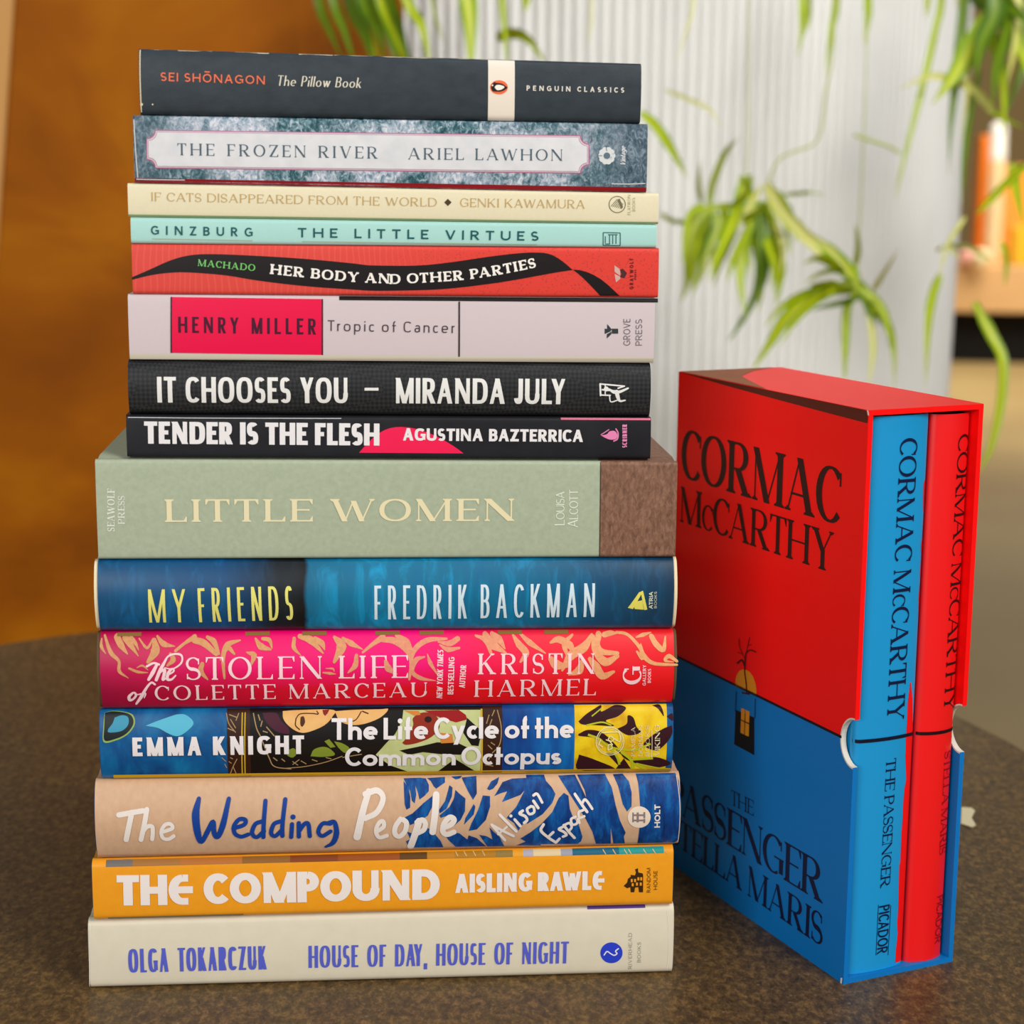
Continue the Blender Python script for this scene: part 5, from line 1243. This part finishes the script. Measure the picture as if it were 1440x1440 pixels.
plant('spider plant of dark hanging blades above the top left of the stack', YP, (520, -60), [
    ('leaves', LD, [(((430, -120), (449, 0), (463, 39), (482, 84)), 14), (((452, -120), (468, 0), (484, 45), (500, 95)), 14), (((470, -120), (494, 0), (513, 49), (528, 100)), 20), (((500, -120), (525, 0), (544, 39), (566, 110)), 24), (((520, -120), (548, 0), (562, 45), (580, 110)), 18), (((480, -120), (510, 0), (530, 40), (545, 95)), 16)]),
    ('leaves', LF, [(((540, -120), (572, 0), (593, 39), (606, 100)), 15), (((505, -120), (535, 0), (556, 50), (575, 100)), 12), (((476, -120), (500, 0), (520, 50), (536, 100)), 9)])], [])
plant('spider plant blades dropping behind the cream band of the topmost book', YP, (690, -60), [
    ('leaves', LF, [(((640, -120), (655, -20), (660, 40), (662, 110)), 26), (((690, -120), (704, -20), (709, 40), (714, 110)), 9), (((700, 55), (716, 47), (742, 54), (770, 92)), 15), (((745, -120), (744, -40), (741, -5), (738, 18)), 18), (((600, -60), (612, 20), (624, 60)), 5)]),
    ('leaves', LP, [(((980, -120), (975, 0), (966, 40), (949, 90)), 4), (((830, -60), (832, 20), (826, 70)), 3)])], [])
clA = [(((997, 291), (1002, 256), (1021, 213), (1039, 194)), 10), (((986, 285), (983, 258), (984, 226)), 7), (((900, 158), (920, 176), (937, 199), (952, 223), (967, 252)), 14), (((998, 292), (978, 314), (968, 355), (965, 398), (957, 428)), 15), (((999, 298), (990, 344), (984, 380), (973, 418)), 13), (((1046, 248), (1037, 295), (1017, 343), (996, 396)), 17), (((1079, 285), (1056, 324), (1043, 363), (1041, 400), (1049, 450)), 18), (((1079, 292), (1086, 334), (1096, 373), (1094, 400), (1090, 432)), 18), (((928, 300), (949, 311), (973, 310), (996, 294)), 7), (((1040, 290), (1030, 330), (1012, 370), (1003, 405)), 12), (((1000, 290), (1030, 290), (1050, 270), (1060, 250)), 9), (((1103, 274), (1143, 270), (1163, 277)), 6), (((1010, 300), (1000, 340), (1004, 380)), 10), (((1050, 300), (1062, 350), (1070, 400), (1066, 440)), 12),
       (((1005, 292), (984, 330), (975, 372), (974, 410)), 14), (((1022, 285), (1012, 320), (990, 365), (980, 400)), 13), (((1062, 280), (1052, 320), (1032, 360), (1022, 398)), 14), (((1070, 282), (1075, 330), (1088, 370), (1086, 410)), 13), (((1048, 250), (1056, 290), (1050, 340), (1056, 390)), 14), (((1090, 268), (1110, 300), (1120, 340)), 12), (((990, 288), (972, 300), (964, 330), (960, 368)), 10), (((1012, 300), (1040, 310), (1062, 300), (1082, 280)), 12), (((1040, 252), (1050, 246), (1060, 262)), 12), (((1100, 300), (1106, 330), (1112, 360)), 9)]
plant('spider plant with a dense tuft hanging just right of the slim cream book', YP, (1060, 285), [
    ('leaves', LF, clA), ('leaves', LP, [(((1079, 258), (1098, 294), (1124, 324), (1153, 354), (1186, 384)), 20), (((1070, 262), (1040, 310), (1010, 350), (985, 395)), 10), (((1085, 300), (1100, 345), (1098, 385)), 9), (((935, 126), (969, 140), (998, 155), (1016, 180)), 5),]),
    ('leaves', LD, [(((1068, 285), (1068, 344), (1062, 410), (1040, 455), (1022, 482)), 12), (((1074, 290), (1078, 340), (1075, 390), (1066, 415)), 12), (((1000, 300), (992, 340), (985, 370)), 6)])],
    [(((1052, -110), (1053, 60), (1052, 190), (1048, 270)), 2), (((1176, -110), (1172, 60), (1161, 130), (1150, 196), (1114, 214), (1094, 226), (1076, 265)), 3)])
clB = [(((1203, 372), (1205, 345), (1202, 314)), 10), (((1205, 400), (1148, 415), (1104, 448), (1080, 484), (1055, 525)), 20), (((1192, 420), (1188, 470), (1187, 540)), 13), (((1222, 430), (1242, 445), (1256, 478), (1258, 545)), 11), (((1203, 404), (1226, 430), (1246, 455), (1258, 490)), 15), (((1140, 404), (1176, 396), (1205, 404)), 11), (((1200, 410), (1140, 410), (1100, 430), (1075, 460)), 13), (((1150, 340), (1175, 360), (1198, 384), (1207, 400)), 17), (((1200, 400), (1180, 380), (1150, 385), (1130, 400)), 9), (((1205, 395), (1220, 420), (1215, 445)), 16), (((1206, 398), (1178, 404), (1142, 424), (1116, 452), (1096, 486)), 15), (((1200, 395), (1172, 372), (1148, 362), (1128, 372)), 12), (((1208, 402), (1236, 428), (1250, 462), (1254, 500)), 12), (((1196, 372), (1200, 390), (1212, 415)), 18), (((1160, 350), (1182, 372), (1202, 396)), 20), (((1205, 405), (1190, 440), (1188, 480), (1190, 530)), 10), (((1322, 385), (1311, 415), (1305, 461), (1301, 545)), 13), (((1370, 425), (1392, 470), (1408, 508), (1405, 569), (1392, 630), (1374, 668)), 18)]
plant('spider plant with a star-shaped tuft directly above the slipcase', YP - .09, (1205, 400), [
    ('leaves', LF, clB), ('leaves', LP, [(((1222, 440), (1228, 488), (1221, 545)), 9), (((1228, 408), (1243, 381), (1264, 350)), 9), (((1130, 325), (1165, 350), (1200, 392)), 9), (((1357, 305), (1332, 343), (1320, 390)), 7), (((1335, 345), (1365, 348), (1400, 372)), 8), (((1316, 352), (1330, 345), (1352, 366)), 8)]),
    ('leaves', LD, [(((1208, 418), (1180, 426), (1138, 437)), 9), (((1208, 410), (1222, 440), (1232, 462)), 8)])],
    [(((1221, -110), (1219, 60), (1214, 200), (1208, 330), (1205, 395)), 1.8), (((1201, 190), (1220, 196), (1250, 206), (1266, 216)), 4)])
plant('spider plant with broad blades at the top right edge', YP + .11, (1385, 20), [
    ('leaves', LF, [(((1392, 20), (1380, 50), (1362, 75), (1342, 106), (1311, 146)), 34), (((1330, -120), (1324, 0), (1316, 40), (1305, 90), (1295, 130), (1283, 177), (1266, 245), (1259, 282)), 10), (((1388, 30), (1402, 81), (1409, 120), (1412, 190)), 18), (((1446, 230), (1420, 250), (1390, 283), (1372, 302)), 14), (((1425, 230), (1427, 265), (1440, 330)), 16), (((1408, 340), (1412, 370), (1413, 402)), 13), (((1400, 10), (1430, 60), (1450, 120)), 22), (((1384, 150), (1400, 160), (1440, 180)), 10), (((1130, -120), (1128, 0), (1126, 45), (1121, 82)), 10), (((1141, -120), (1138, 0), (1136, 30), (1130, 50)), 7), (((1178, -120), (1176, 0), (1169, 45), (1160, 110)), 10), (((1223, -120), (1221, 0), (1219, 30), (1215, 66)), 11), (((1302, -100), (1304, -10), (1303, 26)), 9)]),
    ('leaves', LP, [(((1392, 156), (1386, 146), (1361, 123), (1334, 112), (1306, 108), (1262, 126)), 14), (((1432, -60), (1430, 30), (1424, 72), (1416, 118)), 13), (((1340, -60), (1352, 40), (1360, 120), (1352, 200)), 6)]),
    ('leaves', LD, [(((1362, -60), (1353, 30), (1347, 80), (1341, 130), (1336, 180), (1334, 245)), 14), (((1385, -60), (1400, 10), (1380, 60), (1372, 110)), 26), (((1420, -60), (1420, 20), (1400, 90), (1396, 150)), 22), (((1450, -60), (1445, 40), (1435, 100), (1405, 180)), 16), (((1360, -30), (1380, 0), (1420, 10), (1450, 40)), 24), (((1378, 100), (1364, 160), (1356, 220), (1352, 290)), 9)])],
    [(((1386, -110), (1385, 0), (1388, 60)), 5)])

# ------------------------------------------------- far display bench on the right
BY = 10.6
t = NT('pale_oak', .5); t.col(t.mix(t.noise(2.2, 4, t.coord((1, 1, 6))), '#cf9f68', '#e2b780'))
xl_, xr_ = at(1200, 440, BY).x, at(1640, 440, BY).x
ztop, zbot = at(1400, 372, BY).z, at(1400, 438, BY).z
dbn = empty('display_bench', Vector(((xl_ + xr_) / 2, BY + .4, -.742)), 'long pale oak display bench at the far right of the room', 'bench')
bm = bmesh.new(); add_box(bm, Vector((xl_, BY, zbot)), Vector((xr_ - xl_, -.25, 0)), Vector((.0, .8, 0)), Vector((0, 0, ztop - zbot))); bevel(bm, .01); from_bm('bench_top', bm, t.m, dbn)
bm = bmesh.new(); add_box(bm, Vector((xl_ + .1, BY + .12, -.742)), Vector((xr_ - xl_ - .2, -.25, 0)), Vector((0, .55, 0)), Vector((0, 0, zbot + .742))); from_bm('plinth', bm, M('#0b0907', .8), dbn)
def block(name, label, cat, px0, px1, py, h, col, y, grp=None, parts=None):
    a, c_ = at(px0, 372, y), at(px1, 372, y)
    bm = bmesh.new(); add_box(bm, Vector((a.x, y, ztop)), Vector((c_.x - a.x, 0, 0)), Vector((0, .12, 0)), Vector((0, 0, at(px0, py, y).z - ztop))); bevel(bm, .012)
    o = from_bm(name, bm, M(col, .5)); o['label'] = label; o['category'] = cat
    return o
y_ = BY + .1
block('box', 'tall bright orange box on the far bench', 'box', 1372, 1398, 190, 0, '#ee7a12', y_ + .16)
block('box', 'wide light orange box standing right of the cream jar on the far bench', 'box', 1402, 1452, 232, 0, '#f2963c', y_ + .14)
def jar(name, label, cat, cx, top, wpx, col, lid=None, y=y_):
    b0 = at(cx, 372, y); r = wpx * y / FPX / 2; h = at(cx, top, y).z - ztop; c0 = Vector((b0.x, y, ztop))
    root = empty(name, c0, label, cat)
    hb = h * (.74 if lid else 1)
    bm = bmesh.new(); lathe(bm, [(r * .85, 0), (r, .02), (r, hb - .02), (r * .9, hb - .001)], c0, 24); from_bm('body', bm, M(col, .45), root, smooth=False)
    if lid:
        bm = bmesh.new(); lathe(bm, [(r * .96, hb), (r, hb + .02), (r * .9, h - .03), (r * .5, h)], c0, 24); from_bm('lid', bm, M(lid, .4), root)
jar('jar', 'cream jar with a white lid on the far bench', 'jar', 1394, 172, 24, '#eccb9a', '#f4f1ea', y=BY - .02)
def ball(label, cx, cy, wpx, col, y):
    r = wpx * y / FPX / 2; c0 = at(cx, cy, y)
    bm = bmesh.new(); lathe(bm, [(r * .5, 0), (r * .9, r * .3), (r, r), (r * .85, r * 1.6), (r * .4, r * 1.95)], Vector((c0.x, y, ztop)), 24); o = from_bm('candle', bm, M(col, .5)); o['label'] = label; o['category'] = 'candle'
ball('pink round candle on the far bench, left of the cream one', 1362, 320, 22, '#e8a99c', BY - .1)
ball('pale cream round candle at the front of the far bench', 1380, 350, 24, '#efe0b0', BY - .18)
block('box', 'low yellow box in front of the wide orange one on the far bench', 'box', 1424, 1470, 318, 0, '#e9b52c', BY - .12)

# ------------------------------------------------------------ light and camera
w = bpy.data.worlds.new('room_light'); bpy.context.scene.world = w; w.use_nodes = True
bg = w.node_tree.nodes['Background']; bg.inputs[0].default_value = (.93, .97, 1.0, 1); bg.inputs[1].default_value = .24
def area(name, loc, target, sx, sy, power, col):
    d = bpy.data.lights.new(name, 'AREA'); d.shape = 'RECTANGLE'; d.size, d.size_y = sx, sy; d.energy = power; d.color = col
    o = bpy.data.objects.new(name, d); C.objects.link(o); o.location = loc
    o.rotation_euler = (Vector(target) - Vector(loc)).to_track_quat('-Z', 'Y').to_euler(); return o
area('window_light', (1.35, -.75, 1.6), (.1, .8, .05), .9, .9, 40, (1, .94, .85))
area('front_fill_light', (-1.1, -1.5, .8), (.05, .72, .16), 1.2, .9, 31, (1, .98, .96))  # added fill lamp, lifts the slipcase's left face and the spines
area('far_fill_light', (3.5, 8.6, 2.9), (4.0, 10.2, -.5), 3, 3, 320, (1, .93, .82))  # unseen lamp added overhead to brighten the far bench and floor
pll = area('planter_fill_light', (.7, .55, 2.0), (.25, 2.1, .2), 1.2, .4, 8.5, (.98, .98, 1)); pll.data.spread = math.radians(75)  # added lamp with a narrow spread, only there to brighten the planter

cam = bpy.data.cameras.new('camera'); co = bpy.data.objects.new('camera', cam); C.objects.link(co)
cam.sensor_width = 36; cam.lens = FPX / 1440 * 36; cam.clip_start = .02; cam.clip_end = 60
mw = Matrix.Identity(4)
for r_ in range(3):
    mw[r_][0] = RT[r_]; mw[r_][1] = UP[r_]; mw[r_][2] = -FW[r_]; mw[r_][3] = CO[r_]
co.matrix_world = mw
cam.dof.use_dof = True; cam.dof.focus_distance = .735; cam.dof.aperture_fstop = 10.5
bpy.context.scene.camera = co
vs = bpy.context.scene.view_settings
vs.view_transform = 'Standard'; vs.look = 'None'; vs.gamma = 1; vs.exposure = 0; vs.use_curve_mapping = False
